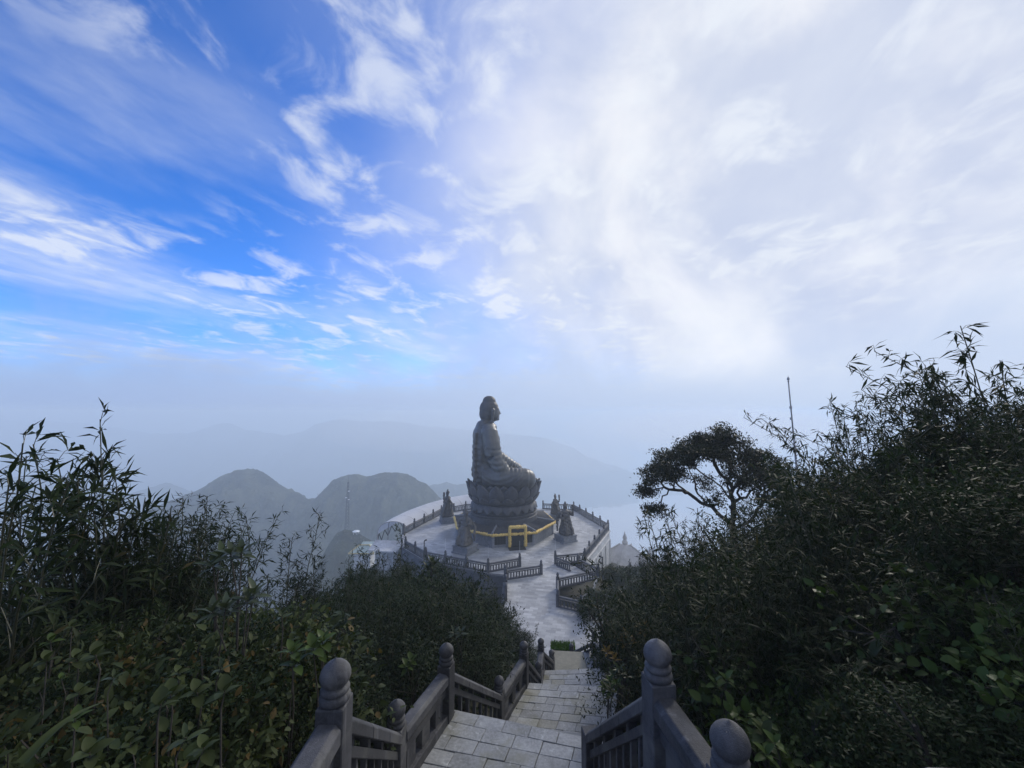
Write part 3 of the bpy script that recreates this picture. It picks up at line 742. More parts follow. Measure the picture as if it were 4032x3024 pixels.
def petal(name, prof, wid, n=9):
    """prof: list of (radius, height, half width factor)"""
    rings_o, rings_i = [], []
    for r_, z_, w_ in prof:
        ro = []; ri = []
        for j in range(n):
            s_ = -1 + 2 * j / (n - 1); y_ = s_ * wid * w_
            bul = 0.22 * wid * (1 - s_ * s_) * (0.4 + 0.6 * w_)
            ro.append((r_ + bul, y_, z_)); ri.append((r_ + bul - 0.16, y_ * 0.96, z_ + 0.02))
        rings_o.append(ro); rings_i.append(ri)
    mb = MB(); mb.rings(rings_o, close=False, cap=False); mb.rings(rings_i, close=False, cap=False)
    m_ = len(prof); off = m_ * n
    for i in range(m_ - 1):
        for e_ in (0, n - 1):
            a, b_ = i * n + e_, (i + 1) * n + e_; mb.F.append([a, b_, b_ + off, a + off] if e_ else [a, a + off, b_ + off, b_])
    for j in range(n - 1):
        a = (m_ - 1) * n + j; mb.F.append([a, a + 1, a + 1 + off, a + off])
    return fixn(mb.mesh(name, M_DRUM, True))
thr = empty('lotus_throne'); thr.parent = stat; thr.scale = (0.94, 0.94, 1)
PU = petal('petal', [(4.6, 5.2, .5), (5.2, 5.55, .8), (5.75, 6.2, .98), (6.15, 6.9, 1.0), (6.4, 7.6, .9), (6.58, 8.1, .62), (6.75, 8.5, .28), (6.88, 8.75, .04)], 1.35)
PI = petal('petal', [(4.5, 5.6, .5), (4.9, 6.2, .9), (5.4, 7.0, 1.0), (5.7, 7.7, .85), (5.95, 8.25, .5), (6.1, 8.6, .05)], 1.3)
PD = petal('petal', [(4.9, 5.45, .5), (5.45, 5.35, .85), (5.75, 5.0, 1.0), (5.85, 4.6, .9), (6.0, 4.25, .55), (6.15, 4.1, .06)], 1.0)
PM = petal('petal', [(4.6, 5.1, .5), (5.3, 5.35, .85), (5.85, 5.75, 1.0), (6.15, 6.15, .85), (6.35, 6.5, .5), (6.55, 6.7, .05)], 1.2)
for me_, n_, ph in ((PU, 16, 0.0), (PI, 16, 0.5), (PM, 18, 0.25), (PD, 22, 0.2)):
    for k in range(n_): obj('petal', me_, thr, (0, 0, 0), (0, 0, 2 * math.pi * (k + ph) / n_))
mb = MB(); mb.lathe([(4.5, 5.3), (5.3, 6.0), (5.9, 7.2), (5.95, 8.0), (5.7, 8.06), (0.5, 8.08)], 48); mb.obj('seed_head', M_DRUM, thr, True)

def remesh(mb, name, mat, voxel, smooth=4, post_fn=None):
    me = mb.mesh(name + '_src', mat); fixn(me)
    o = bpy.data.objects.new('tmp', me); col.objects.link(o)
    md = o.modifiers.new('r', 'REMESH'); md.mode = 'VOXEL'; md.voxel_size = voxel; md.use_smooth_shade = True
    ms = o.modifiers.new('s', 'SMOOTH'); ms.iterations = smooth; ms.factor = 0.5
    dg = bpy.context.evaluated_depsgraph_get(); dg.update()
    new = bpy.data.meshes.new_from_object(o.evaluated_get(dg)); new.name = name
    bpy.data.objects.remove(o); bpy.data.meshes.remove(me)
    if not new.materials: new.materials.append(mat)
    if post_fn:
        n = len(new.vertices); co = np.empty(n * 3, np.float32); no = np.empty(n * 3, np.float32)
        new.vertices.foreach_get('co', co); new.vertices.foreach_get('normal', no)
        co = co.reshape(-1, 3); no = no.reshape(-1, 3)
        co = post_fn(co, no); new.vertices.foreach_set('co', co.astype(np.float32).ravel())
    new.polygons.foreach_set('use_smooth', [True] * len(new.polygons)); new.update()
    return new

# body (robe, arms, legs, hands, neck, face)
b = MB()
b.ell((-3.1, 0, 15.9), (2.1, 3.2, 2.6)); b.ell((-3.2, 0, 12.8), (2.05, 3.1, 3.3)); b.ell((-3.5, 0, 10.4), (2.1, 3.6, 2.8))
b.ell((-4.2, 0, 13.4), (1.25, 3.1, 5.6)); b.ell((-3.7, 0, 16.3), (1.75, 3.0, 2.2))                                            # robe down the back
b.ell((-3.0, 0, 17.75), (1.75, 2.75, 1.05)); b.ell((-3.3, 0, 18.35), (1.25, 1.7, 0.8))   # shoulders, collar of the robe
b.tube([(-3.3, 0, 17.4), (-3.1, 0, 18.6), (-2.8, 0, 19.5)], [1.3, 1.05, 1.0], 16)   # neck
b.ell((-2.35, 0, 20.55), (1.5, 1.38, 1.85)); b.ell((-1.95, 0, 19.75), (1.15, 1.1, 1.05))  # skull, jaw
b.ell((-1.12, 0, 19.2), (0.34, 0.42, 0.36))                                         # chin
b.tube([(-1.0, 0, 20.75), (-0.80, 0, 20.3), (-0.62, 0, 20.0)], [0.16, 0.2, 0.27], 8)   # nose
b.ell((-0.92, 0, 19.62), (0.22, 0.4, 0.17)); b.ell((-1.05, 0, 20.95), (0.22, 0.95, 0.22))  # lips, brow
for s_ in (-1, 1):
    b.tube([(-2.35, s_ * 1.36, 21.05), (-2.15, s_ * 1.54, 20.7), (-2.2, s_ * 1.54, 20.0), (-2.3, s_ * 1.46, 19.1), (-2.3, s_ * 1.4, 18.6)], [0.28, 0.36, 0.30, 0.28, 0.22], 8)  # ears
    b.tube([(-3.1, s_ * 2.2, 17.5), (-3.0, s_ * 3.1, 16.9), (-2.75, s_ * 3.65, 15.2), (-2.45, s_ * 3.85, 13.3)], [1.25, 1.4, 1.4, 1.35], 16)      # upper arm
    b.tube([(-2.45, s_ * 3.85, 13.3), (-1.1, s_ * 3.6, 12.5), (0.6, s_ * 2.6, 11.6), (1.9, s_ * 1.3, 11.1)], [1.35, 1.2, 0.95, 0.65], 16)           # forearm
    b.tube([(-2.3, s_ * 3.9, 13.0), (-1.4, s_ * 4.3, 11.4), (-0.4, s_ * 4.3, 9.8)], [1.3, 1.3, 1.1], 14)                                       # hanging sleeve
    b.tube([(-3.4, s_ * 2.3, 9.7), (-1.0, s_ * 3.9, 9.75), (1.4, s_ * 4.6, 9.55), (2.7, s_ * 4.5, 9.45)], [1.75, 1.8, 1.75, 1.78], 18)            # thigh and knee
    b.ell((2.7, s_ * 4.4, 9.45), (1.8, 1.7, 1.72))
    b.tube([(2.75, s_ * 4.2, 9.4), (3.1, s_ * 2.4, 9.2), (2.9, s_ * 0.4, 9.35), (2.2, -s_ * 1.4, 9.9)], [1.6, 1.4, 1.15, 0.8], 16)                   # shin
    b.tube([(1.6, s_ * 1.3, 11.1), (2.35, s_ * 0.7, 10.95), (2.75, s_ * 0.15, 10.85)], [0.45, 0.42, 0.34], 10)                                   # hand
    for k in range(4):
        b.tube([(2.3 + .12 * k, s_ * 0.9, 11.05 - .12 * k), (2.75 + .08 * k, s_ * 0.35, 11.1 - .12 * k), (2.8 + .06 * k, -s_ * 0.25, 11.05 - .12 * k)], [0.16, 0.15, 0.11], 7)
b.ell((0.2, 0, 9.0), (4.3, 5.4, 1.4), 24, 12); b.ell((-0.8, 0, 9.6), (3.4, 4.6, 1.8), 24, 12)
b.ell((3.9, -0.8, 8.6), (1.0, 2.6, 0.6)); b.ell((4.6, -1.6, 8.75), (0.9, 0.8, 0.55)); b.ell((5.0, -2.6, 8.9), (0.5, 0.5, 0.4))
# edge of the robe across shoulder and chest, sleeve hem
b.tube([(-4.4, -2.4, 17.8), (-3.2, -3.1, 18.0), (-1.9, -2.6, 17.3), (-1.05, -1.3, 15.8), (-0.95, 0.2, 14.2)], 0.2, 8)
b.tube([(-3.9, -4.6, 14.7), (-2.6, -5.05, 14.6), (-1.5, -4.5, 14.5), (-1.25, -3.6, 14.5), (-1.2, -2.6, 14.5)], 0.16, 8)
b.tube([(-5.15, -2.2, 17.0), (-5.4, -2.4, 13.5), (-5.3, -2.6, 9.0)], 0.25, 8)
def folds(co, no):
    s_, t_, z_ = co[:, 0], co[:, 1], co[:, 2]
    out_ = co.copy()
    side = np.clip((np.abs(t_) - 1.6) / 1.5, 0, 1)
    body = np.clip((17.0 - z_) / 1.0, 0, 1) * np.clip((z_ - 8.3) / 0.6, 0, 1)
    back = np.clip((-4.3 - s_) / 0.5, 0, 1)
    knee = np.clip((s_ - 1.6) / 0.8, 0, 1)
    # swags hanging between the arm and the hip on the flanks
    ph = z_ * 1.0 + 0.20 * (s_ + 1.9) ** 2 * -1.0
    w = np.sin(2 * np.pi * ph / 0.85 + 0.8 * np.sin(s_ * 1.3)); w = np.sign(w) * np.abs(w) ** 0.7
    a = 0.045 * side * body * (1 - back) * (1 - knee) * np.where(z_ > 14.4, 0.12, 1.0)
    # shallow arcs across the back
    ph2 = z_ + 0.12 * (t_ + 1.0) ** 2 - 0.5 * np.abs(t_)
    w2 = np.sin(2 * np.pi * ph2 / 0.95)
    a2 = 0.075 * back * body * np.clip((15.8 - z_) / 0.6, 0, 1)
    # ruffles round the forearm
    fore = np.clip((s_ + 1.4) / 0.6, 0, 1) * np.clip((2.1 - s_) / 0.5, 0, 1) * np.clip((z_ - 10.5) / 0.5, 0, 1)
    w3 = np.sin(2 * np.pi * (s_ * 0.9 - z_ * 0.35) / 0.62)
    return out_ + no * (a * w * (1 - fore) + a2 * w2 + 0.055 * fore * w3)[:, None]
BODY = remesh(b, 'robed_figure', M_BRONZE, 0.14, 2, folds)
obj('robed_figure', BODY, stat)
hb = MB(); hb.ell((-2.62, 0, 20.95), (1.66, 1.52, 1.66), 24, 16); hb.ell((-3.0, 0, 20.1), (1.32, 1.40, 1.5), 20, 14); hb.ell((-2.6, 0, 22.25), (1.15, 1.1, 0.95), 20, 12)
def cut_face(co, no):
    s_, t_, z_ = co[:, 0], co[:, 1], co[:, 2]
    # hair line: pushes the hair under the face in front of it
    lim = np.where(z_ > 21.55, 5.0, np.where(z_ > 21.1, -1.35 + (z_ - 21.1) * 1.5, -2.35))
    o_ = co.copy(); o_[:, 0] = np.where(s_ > lim, lim + (s_ - lim) * 0.05, s_)
    rnd = np.sin(co[:, 0] * 21) * np.sin(co[:, 1] * 21) * np.sin(co[:, 2] * 21)
    return o_ + no * (0.05 * rnd)[:, None]
obj('hair', remesh(hb, 'hair', M_HAIR, 0.11, 2, cut_face), stat)

# ---- guardian figures on square plinths
gb = MB()
gb.lathe([(1.15, 0.0), (1.35, 0.3), (1.1, 1.2), (0.85, 2.1), (0.72, 2.7)], 18, (0, 0, 0), 1, 0.85)
gb.ell((0.05, 0, 3.15), (0.68, 0.82, 0.75)); gb.ell((0, 0, 3.75), (0.6, 0.95, 0.42))
gb.tube([(0, 0, 3.9), (0.05, 0, 4.3)], [0.26, 0.24], 10); gb.ell((0.08, 0, 4.55), (0.34, 0.3, 0.4))
gb.lathe([(0.36, 4.75), (0.42, 4.85), (0.30, 5.0), (0.22, 5.2), (0.05, 5.55)], 10); gb.tube([(0.1, -.35, 4.85), (0.05, -.5, 5.2)], [.12, .05], 6); gb.tube([(0.1, .35, 4.85), (0.05, .5, 5.2)], [.12, .05], 6)
gb.tube([(0, 0.85, 3.75), (0.35, 1.2, 3.2), (0.95, 1.0, 3.35), (1.0, 0.9, 3.9)], [0.3, 0.28, 0.22, 0.18], 10); gb.tube([(1.0, 0.9, 3.8), (0.95, 0.85, 5.1)], [0.2, 0.26], 8)
gb.tube([(0, -0.85, 3.75), (0.2, -1.25, 3.0), (0.75, -0.75, 2.75)], [0.3, 0.27, 0.2], 10)
gb.tube([(0.7, -0.8, 2.8), (0.9, -0.9, 0.3)], [0.1, 0.07], 6)
for s_ in (-1, 1):
    gb.tube([(-0.2, s_ * 0.9, 3.6), (-0.7, s_ * 1.35, 2.6), (-0.3, s_ * 1.5, 1.6), (-0.6, s_ * 1.3, 0.6)], [0.22, 0.26, 0.2, 0.16], 8)
    gb.tube([(0.5, s_ * 0.45, 2.2), (0.95, s_ * 0.6, 1.0), (1.1, s_ * 0.7, 0.1)], [0.35, 0.4, 0.42], 10)
gb.ell((0.45, 0, 2.45), (0.5, 0.75, 0.35))
def gnoise(co, no):
    n = np.sin(co[:, 2] * 9 + np.sin(co[:, 0] * 5) * 2) * np.sin(co[:, 1] * 7 + co[:, 2] * 2)
    return co + no * (0.05 * n)[:, None]
GUARD = remesh(gb, 'armoured_figure', M_GUARD, 0.075, 2, gnoise)
pl = MB(); pl.box((0, 0, 0.12), (3.1, 3.1, 0.24)); pl.box((0, 0, 0.6), (2.8, 2.8, 0.74)); pl.box((0, 0, 1.03), (3.0, 3.0, 0.14)); PLINTH = pl.mesh('plinth', M_PED)
for (u, v, rz, h, lab) in ((1762, 2054, 200, 1.0, 'crowned guardian statue on a plinth at the left back of the terrace'),
                           (1832, 2172, 240, 1.06, 'dark guardian statue on a square plinth at the front left of the terrace'),
                           (2226, 2128, 300, 1.02, 'dark guardian statue on a plinth right of the garlanded door'),
                           (2186, 2040, 340, 0.78, 'slim guardian statue at the back right of the terrace behind another')):
    p = g0(u, v); root = empty('guardian_statue', p, R(rz)); tag(root, lab, 'statue', 'guardian statues around the terrace')
    root.scale = (h * .9, h * .9, h * .92)
    obj('plinth', PLINTH, root); obj('armoured_figure', GUARD, root, (0, 0, 1.1))
# incense urn between the right hand guardians
p = g0(2203, 2050); ur = empty('incense_urn', p); ur.scale = (.6, .6, .6); tag(ur, 'dark round incense urn on three legs at the right of the hall', 'urn')
mb = MB(); mb.lathe([(0.5, 0.9), (1.0, 1.15), (1.15, 1.6), (0.95, 2.0), (1.1, 2.15), (1.05, 2.2)], 18); mb.obj('bowl', M_GUARD, ur, True)
mb = MB(); mb.lathe([(0.9, 2.2), (1.0, 2.3), (0.6, 2.8), (0.2, 3.1), (0.25, 3.3), (0.02, 3.6)], 14); mb.obj('lid', M_GUARD, ur, True)
for k in range(3):
    a = 2.1 * k; mb = MB(); mb.tube([(0.55 * math.cos(a), .55 * math.sin(a), 1.0), (.9 * math.cos(a), .9 * math.sin(a), .5), (.8 * math.cos(a), .8 * math.sin(a), 0)], [.2, .16, .14], 8); mb.obj('leg', M_GUARD, ur)
for s_ in (-1, 1):
    mb = MB(); mb.tube([(s_ * 1.05, 0, 1.9), (s_ * 1.35, 0, 2.2), (s_ * 1.3, 0, 2.7)], .1, 6); mb.obj('handle', M_GUARD, ur)

# ---- white membrane canopy curving round the left of the terrace
can = empty('membrane_canopy', g0(1535, 2140)); tag(can, 'white fabric tunnel canopy curving behind the left side of the terrace', 'canopy')
cb = can.location
cpath = [V((-21.6, 73.5, -25.5)), V((-21.0, 77.5, -25.5)), V((-19.6, 82.5, -25.5)), V((-17.2, 88, -25.5)), V((-13.6, 93.5, -25.5)), V((-9.0, 97.5, -25.5)), V((-4, 100, -25.5)), V((1, 101.5, -25.5))]
def cat(ps, n):
    o_ = []
    for i in range(len(ps) - 1):
        a, b_, c_, d_ = ps[max(i - 1, 0)], ps[i], ps[i + 1], ps[min(i + 2, len(ps) - 1)]
        for j in range(n):
            f = j / n; o_.append(0.5 * ((2 * b_) + (c_ - a) * f + (2 * a - 5 * b_ + 4 * c_ - d_) * f * f + (3 * b_ - a - 3 * c_ + d_) * f ** 3))
    o_.append(ps[-1]); return o_
cs = cat(cpath, 4); nseg = 4
def arch(i, r=3.1, h=2.5, wall=3.0):
    p = cs[i]; d = (cs[min(i + 1, len(cs) - 1)] - cs[max(i - 1, 0)]).normalized(); s_ = V((-d.y, d.x, 0))
    sag = 1 - 0.02 * math.sin(math.pi * ((i % nseg) / nseg))
    ring = []
    for k in range(15):
        a = math.pi * k / 14; ring.append(p - cb + s_ * (r * math.cos(a)) + V((0, 0, wall + h * sag * math.sin(a) ** 0.8)))
    return ring, s_
for k in range(len(cpath) - 1):
    rs = [arch(i)[0] for i in range(k * nseg, (k + 1) * nseg + 1)]
    mb = MB(); mb.rings(rs, close=False, cap=False); mb.obj('membrane', M_FABRIC, can, True)
for k in range(len(cpath)):
    i = k * nseg; rg, s_ = arch(i, 3.08, 2.44)
    mb = MB(); mb.tube(rg, 0.07, 6); rib = mb.obj('rib', M_METAL, can)
    for e_ in (0, -1):
        q = V(rg[e_]); mb = MB(); mb.tube([q, q - V((0, 0, 4.2))], 0.11, 6); mb.obj('column', M_METAL, can)
    if k < len(cpath) - 1:
        for j in range(2):
            a_ = V(arch(i + 2 * j)[0][0]); m_ = V(arch(i + 2 * j + 1)[0][0]); b_ = V(arch(i + 2 * j + 2)[0][0]); lo = V((0, 0, -1.5))
            mb = MB(); mb.tube([a_ + lo, m_, b_ + lo], 0.09, 5); mb.obj('brace', M_DARKMETAL, can)
# white gate hall at the near end of the canopy
kb = empty('gate_hall', V((-21.9, 70.6, -28.2))); tag(kb, 'small white colonnaded hall at the near end of the canopy', 'building')
mb = MB(); mb.hexa([(-2.7, -1.6, 4.4), (2.4, -2.0, 4.2), (2.4, 2.2, 4.7), (-2.7, 2.2, 4.9), (-2.7, -1.6, 4.6), (2.4, -2.0, 4.4), (2.4, 2.2, 4.9), (-2.7, 2.2, 5.1)]); mb.obj('roof', M_PALE, kb)
mb = MB(); mb.box((0, 1.3, 2.2), (4.4, 1.4, 4.4)); mb.obj('wall', M_PALE, kb)
for x in (-2.4, -1.4, -0.4, 0.6, 1.6):
    mb = MB(); mb.tube([(x, -1.5, 0), (x, -1.5, 4.4)], 0.13, 8); mb.obj('column', M_PALE, kb)
mb = MB(); mb.box((-0.4, -1.5, 1.1), (4.0, 0.1, 0.1)); mb.obj('beam', M_METAL, kb)

# ---- temple roofs stepping down on the right, half lost in mist
def spire_roof(loc, rz, w, d, h, lab, fin_h=1.6):
    root = empty('temple_building', loc, rz); tag(root, lab, 'building')
    mb = MB(); mb.box((0, 0, -3), (w * .86, d * .82, 6)); mb.obj('wall', M_PALE, root)
    def ringq(k, z, lift): a, b_ = w / 2 * k, d / 2 * k; return [(-a, -b_, z + lift), (-a * .4, -b_, z), (a * .4, -b_, z), (a, -b_, z + lift), (a, -b_ * .4, z), (a, b_ * .4, z), (a, b_, z + lift), (a * .4, b_, z), (-a * .4, b_, z), (-a, b_, z + lift), (-a, b_ * .4, z), (-a, -b_ * .4, z)]
    mb = MB(); mb.rings([ringq(1.0, 0, .25), ringq(0.98, 0.2, .25), ringq(0.7, h * .35, .1), ringq(0.38, h * .75, 0), ringq(0.16, h, 0)]); rf_ = mb.obj('roof', M_ROOF, root)
    for (x, y) in ((-1, -1), (1, -1), (1, 1), (-1, 1)):
        mb = MB(); mb.tube([(x * w / 2, y * d / 2, .4), (x * w * .35, y * d * .35, h * .4), (x * w * .08, y * d * .08, h + .1)], [.16, .14, .14], 6); mb.obj('hip_ridge', M_ROOF, rf_)
        mb = MB(); mb.lathe([(.22, 0), (.3, .3), (.12, .6), (.2, .9), (.02, fin_h)], 8, (x * w / 2, y * d / 2, .4)); mb.obj('finial', M_ROOF, rf_)
    mb = MB(); mb.lathe([(.4, 0), (.55, .4), (.3, .9), (.4, 1.3), (.1, 2.0), (.02, fin_h * 1.5)], 10, (0, 0, h)); mb.obj('finial', M_ROOF, rf_)
    return root
spire_roof(D(2462, 2215, 74), R(20), 8, 7, 3.2, 'pale hip roofed temple building right behind the terrace wall')
spire_roof(D(2560, 2270, 70), R(20), 7, 6, 2.6, 'lower pale temple roof at the far right in the mist')
terrace_rail([D(2480, 2265, 62), D(2560, 2250, 66), D(2640, 2320, 60)], 'pale distant stone railing below the temple roofs', step=4)

# ---- mast, small buildings, poles
def lattice(loc, h, w, lab):
    root = empty('lattice_mast', loc); tag(root, lab, 'mast')
    for x, y in ((-1, -1), (1, -1), (1, 1), (-1, 1)):
        mb = MB(); mb.tube([(x * w / 2, y * w / 2, 0), (x * w * .18, y * w * .18, h)], [.1, .07], 5); mb.obj('leg', M_DARKMETAL, root)
    n = 14
    for i in range(n):
        k0, k1 = 1 - .64 * i / n, 1 - .64 * (i + 1) / n; z0_, z1_ = h * i / n, h * (i + 1) / n
        c4 = [(-1, -1), (1, -1), (1, 1), (-1, 1)]
        for j in range(4):
            a, b_ = c4[j], c4[(j + 1) % 4]
            mb = MB(); mb.tube([(a[0] * w / 2 * k0, a[1] * w / 2 * k0, z0_), (b_[0] * w / 2 * k1, b_[1] * w / 2 * k1, z1_)], .05, 4); mb.obj('brace', M_DARKMETAL, root)
    for z_, s_ in ((h * .62, 1), (h * .66, -1), (h * .8, 1)):
        mb = MB(); mb.lathe([(.1, -.15), (.55, 0), (.5, .2)], 10, (s_ * w * .42, -w * .3, z_)); mb.obj('dish', M_WHITE, root)
    mb = MB(); mb.tube([(0, 0, h), (0, 0, h + 3)], [.1, .04], 5); mb.obj('antenna', M_DARKMETAL, root)
lattice(D(1366, 2082, 226), 26, 1.7, 'tall thin lattice mast on the knoll left of the terrace')
hs_ = empty('small_pavilion', D(1437, 2200, 105)); tag(hs_, 'small pavilion with ochre edged roof below the left terrace', 'building')
mb = MB(); mb.box((0, 0, 0.2), (4.2, 4, 4)); mb.obj('wall', M_PALE, hs_)
mb = MB(); mb.rings([[(-3.2, -2.9, 2.2), (3.2, -2.9, 2.2), (3.2, 2.9, 2.2), (-3.2, 2.9, 2.2)], [(-1.3, -.6, 3.6), (1.3, -.6, 3.6), (1.3, .6, 3.6), (-1.3, .6, 3.6)]]); pr = mb.obj('roof', M_GREENROOF, hs_)
for a, b_ in (((-3.2, -2.9, 2.3), (3.2, -2.9, 2.3)), ((-3.2, -2.9, 2.3), (-1.3, -.6, 3.7)), ((3.2, -2.9, 2.3), (1.3, -.6, 3.7)), ((-1.3, -.6, 3.7), (1.3, -.6, 3.7))):
    mb = MB(); mb.tube([a, b_], .16, 6); mb.obj('ridge', M_YROOF, pr)
h2 = empty('pale_roofed_shed', D(1490, 2150, 125)); h2.scale = (.6, .7, .6); tag(h2, 'pale green roofed shed beside the near end of the canopy', 'building')
mb = MB(); mb.rings([[(-9, -3, 0), (5, -3, 0), (5, 3, 0), (-9, 3, 0)], [(-8, -.2, 2.2), (4, -.2, 2.2), (4, .2, 2.2), (-8, .2, 2.2)]]); mb.obj('roof', M_GREENROOF, h2)
mb = MB(); mb.box((-2, 0, -2), (12, 5, 4)); mb.obj('wall', M_PALE, h2)
sh = empty('round_shelter', D(1402, 2100, 215)); sh.scale = (.6, .6, .5); tag(sh, 'small white roofed shelter on the knoll beside the mast', 'building')
mb = MB(); mb.lathe([(3.2, 2.0), (3.0, 2.2), (1.6, 2.9), (.2, 3.3)], 14); mb.obj('roof', M_WHITE, sh)
for k in range(4): mb = MB(); a = k * 1.571 + .7; mb.tube([(2.3 * math.cos(a), 2.3 * math.sin(a), -1), (2.3 * math.cos(a), 2.3 * math.sin(a), 2.1)], .15, 6); mb.obj('column', M_WHITE, sh)
for u, lab in ((1251, 'thin pylon in the saddle between the peaks, the left one'), (1259, 'thin pylon in the saddle between the peaks, the right one')):
    py_ = empty('pylon', D(u, 1966, 600)); tag(py_, lab, 'pylon', 'pylons in the saddle')
    mb = MB(); mb.tube([(0, 0, -6), (0, 0, 9)], [.5, .25], 5); mb.obj('mast', M_METAL, py_); mb = MB(); mb.box((0, 0, 7.5), (3.0, .3, .3)); mb.obj('crossarm', M_METAL, py_)
def pole(name, top, h, r, lab, cat_, mat):
    root = empty(name, top - V((0, 0, h))); tag(root, lab, cat_); return root
fp_t = D(3102, 1478, 30.0); fh = 12.0
fp = pole('flagpole', fp_t, fh, .1, 'tall tapering bare flagpole rising behind the dark tree', 'flagpole', M_METAL)
mb = MB(); mb.tube([(0.55, 0, 0), (0.22, 0, fh * .6)], [.085, .07], 10); mb.obj('lower_shaft', M_METAL, fp, True)
mb = MB(); mb.tube([(0.22, 0, fh * .6), (0.02, 0, fh - .45)], [.055, .045], 10); mb.obj('upper_shaft', M_METAL, fp, True)
mb = MB(); mb.lathe([(.04, 0), (.075, .04), (.03, .1), (.085, .17), (.095, .24), (.07, .31), (.02, .38), (.004, .5)], 12, (0.02, 0, fh - .5)); mb.obj('finial', M_METAL, fp, True)
for z_ in (fh - 2.45, fh - 3.3):
    mb = MB(); mb.box((0.10, 0, z_), (.13, .12, .2)); mb.obj('bracket', M_METAL, fp)
def lamp(u, vb, vt, y, lab, arms):
    a, b_ = D(u, vb, y), D(u, vt, y); root = empty('lamp_post', a); tag(root, lab, 'lamp post'); h = b_.z - a.z
    mb = MB(); mb.tube([(0, 0, -1.5), (0, 0, h)], .06, 8); mb.obj('pole', M_DARKMETAL, root)
    for dx_, z_ in arms:
        mb = MB(); mb.tube([(0, 0, h - z_), (dx_, 0, h - z_ + abs(dx_) * .5)], [.05, .09], 6); ar = mb.obj('arm', M_DARKMETAL, root)
        mb = MB(); mb.ell((dx_, 0, h - z_ + abs(dx_) * .5), (.14, .1, .1), 10, 6); mb.obj('spotlight', M_DARKMETAL, ar)
lamp(2374, 2290, 2192, 46, 'dark lamp post with two slanting arms above the garden', [(-.3, .1), (-.32, .75)])
lamp(1669, 2240, 2129, 48, 'thin dark lamp post in front of the left terrace railing', [(.2, .02)])
lamp(2385, 2420, 2340, 34, 'short dark post by the garden railing', [])
# clipped hedge and garden kerbs beyond the lower landing
for pts_, lab in (([(2310, 2340), (2286, 2370), (2290, 2400), (2310, 2425)], 'small curved pale kerb in the garden'), ([(2356, 2275), (2340, 2310), (2350, 2350), (2380, 2390), (2400, 2420)], 'long curved pale kerb winding through the garden')):
    pts3 = [G(u, v, Z0 + 0.12) for u, v in pts_]; pts3 = cat(pts3, 6)
    mb = MB(); mb.rings([[p + V((-.12, 0, -.2)), p + V((.12, 0, -.2)), p + V((.12, 0, .12)), p + V((-.12, 0, .12))] for p in pts3])
    o = obj('garden_kerb', fixn(mb.mesh('garden_kerb', M_STEP))); tag(o, lab, 'kerb')

# ================================================================== VEGETATION
random.seed(21); rng = np.random.default_rng(5)
def unit(a): return a / np.maximum(np.linalg.norm(a, axis=-1, keepdims=True), 1e-9)
def leaves(P, Dv, Nv, L, Wd, droop=0.15, crease=0.12):
    n = len(P); Dv = unit(Dv); S = unit(np.cross(Dv, Nv)); Nn = np.cross(S, Dv)
    L = np.broadcast_to(np.asarray(L, float), (n,))[:, None]; Wd = np.broadcast_to(np.asarray(Wd, float), (n,))[:, None]
    m = P + Dv * L * 0.48 - Nn * L * droop * 0.25
    co = np.stack([P, m + S * Wd / 2 + Nn * Wd * crease, m - S * Wd / 2 + Nn * Wd * crease, m, P + Dv * L - Nn * L * droop], 1).reshape(-1, 3)
    b = np.arange(n)[:, None] * 5
    f = np.concatenate([b + np.array([[0, 1, 3]]), b + np.array([[0, 3, 2]]), b + np.array([[1, 4, 3]]), b + np.array([[3, 4, 2]])], 0)
    return co, f
def leaves_round(P, Dv, Nv, L, Wd, droop=0.15, crease=0.12):
    n = len(P); Dv = unit(Dv); S = unit(np.cross(Dv, Nv)); Nn = np.cross(S, Dv)
    L = np.broadcast_to(np.asarray(L, float), (n,))[:, None]; Wd = np.broadcast_to(np.asarray(Wd, float), (n,))[:, None]
    curl = rng.uniform(0.3, 1.9, (n, 1)) * droop; tw = rng.normal(size=(n, 1)) * 0.12
    vs = [P]
    for f, w in ((0.2, 0.72), (0.45, 1.0), (0.72, 0.74)):
        m = P + Dv * L * f - Nn * L * curl * f * f + S * L * tw * f * f
        vs += [m, m + S * Wd * w / 2 + Nn * Wd * crease * w, m - S * Wd * w / 2 + Nn * Wd * crease * w]
    vs.append(P + Dv * L - Nn * L * curl + S * L * tw)
    co = np.stack(vs, 1).reshape(-1, 3); b = np.arange(n)[:, None] * 11
    T = [[0, 2, 1], [0, 1, 3]]
    for k in (1, 4): T += [[k, k + 1, k + 4], [k, k + 4, k + 3], [k, k + 3, k + 5], [k, k + 5, k + 2]]
    T += [[7, 8, 10], [7, 10, 9]]
    return co, np.concatenate([b + np.array([t_]) for t_ in T], 0)
def leaf_mesh(name, parts, mat):
    cs_, fs_ = [], []; off = 0
    for co, f in parts:
        cs_.append(co); fs_.append(f + off); off += len(co)
    return raw_mesh(name, np.concatenate(cs_), np.concatenate(fs_), mat)
def rdir(n, up=0.0):
    v = rng.normal(size=(n, 3)); v[:, 2] += up; return unit(v)

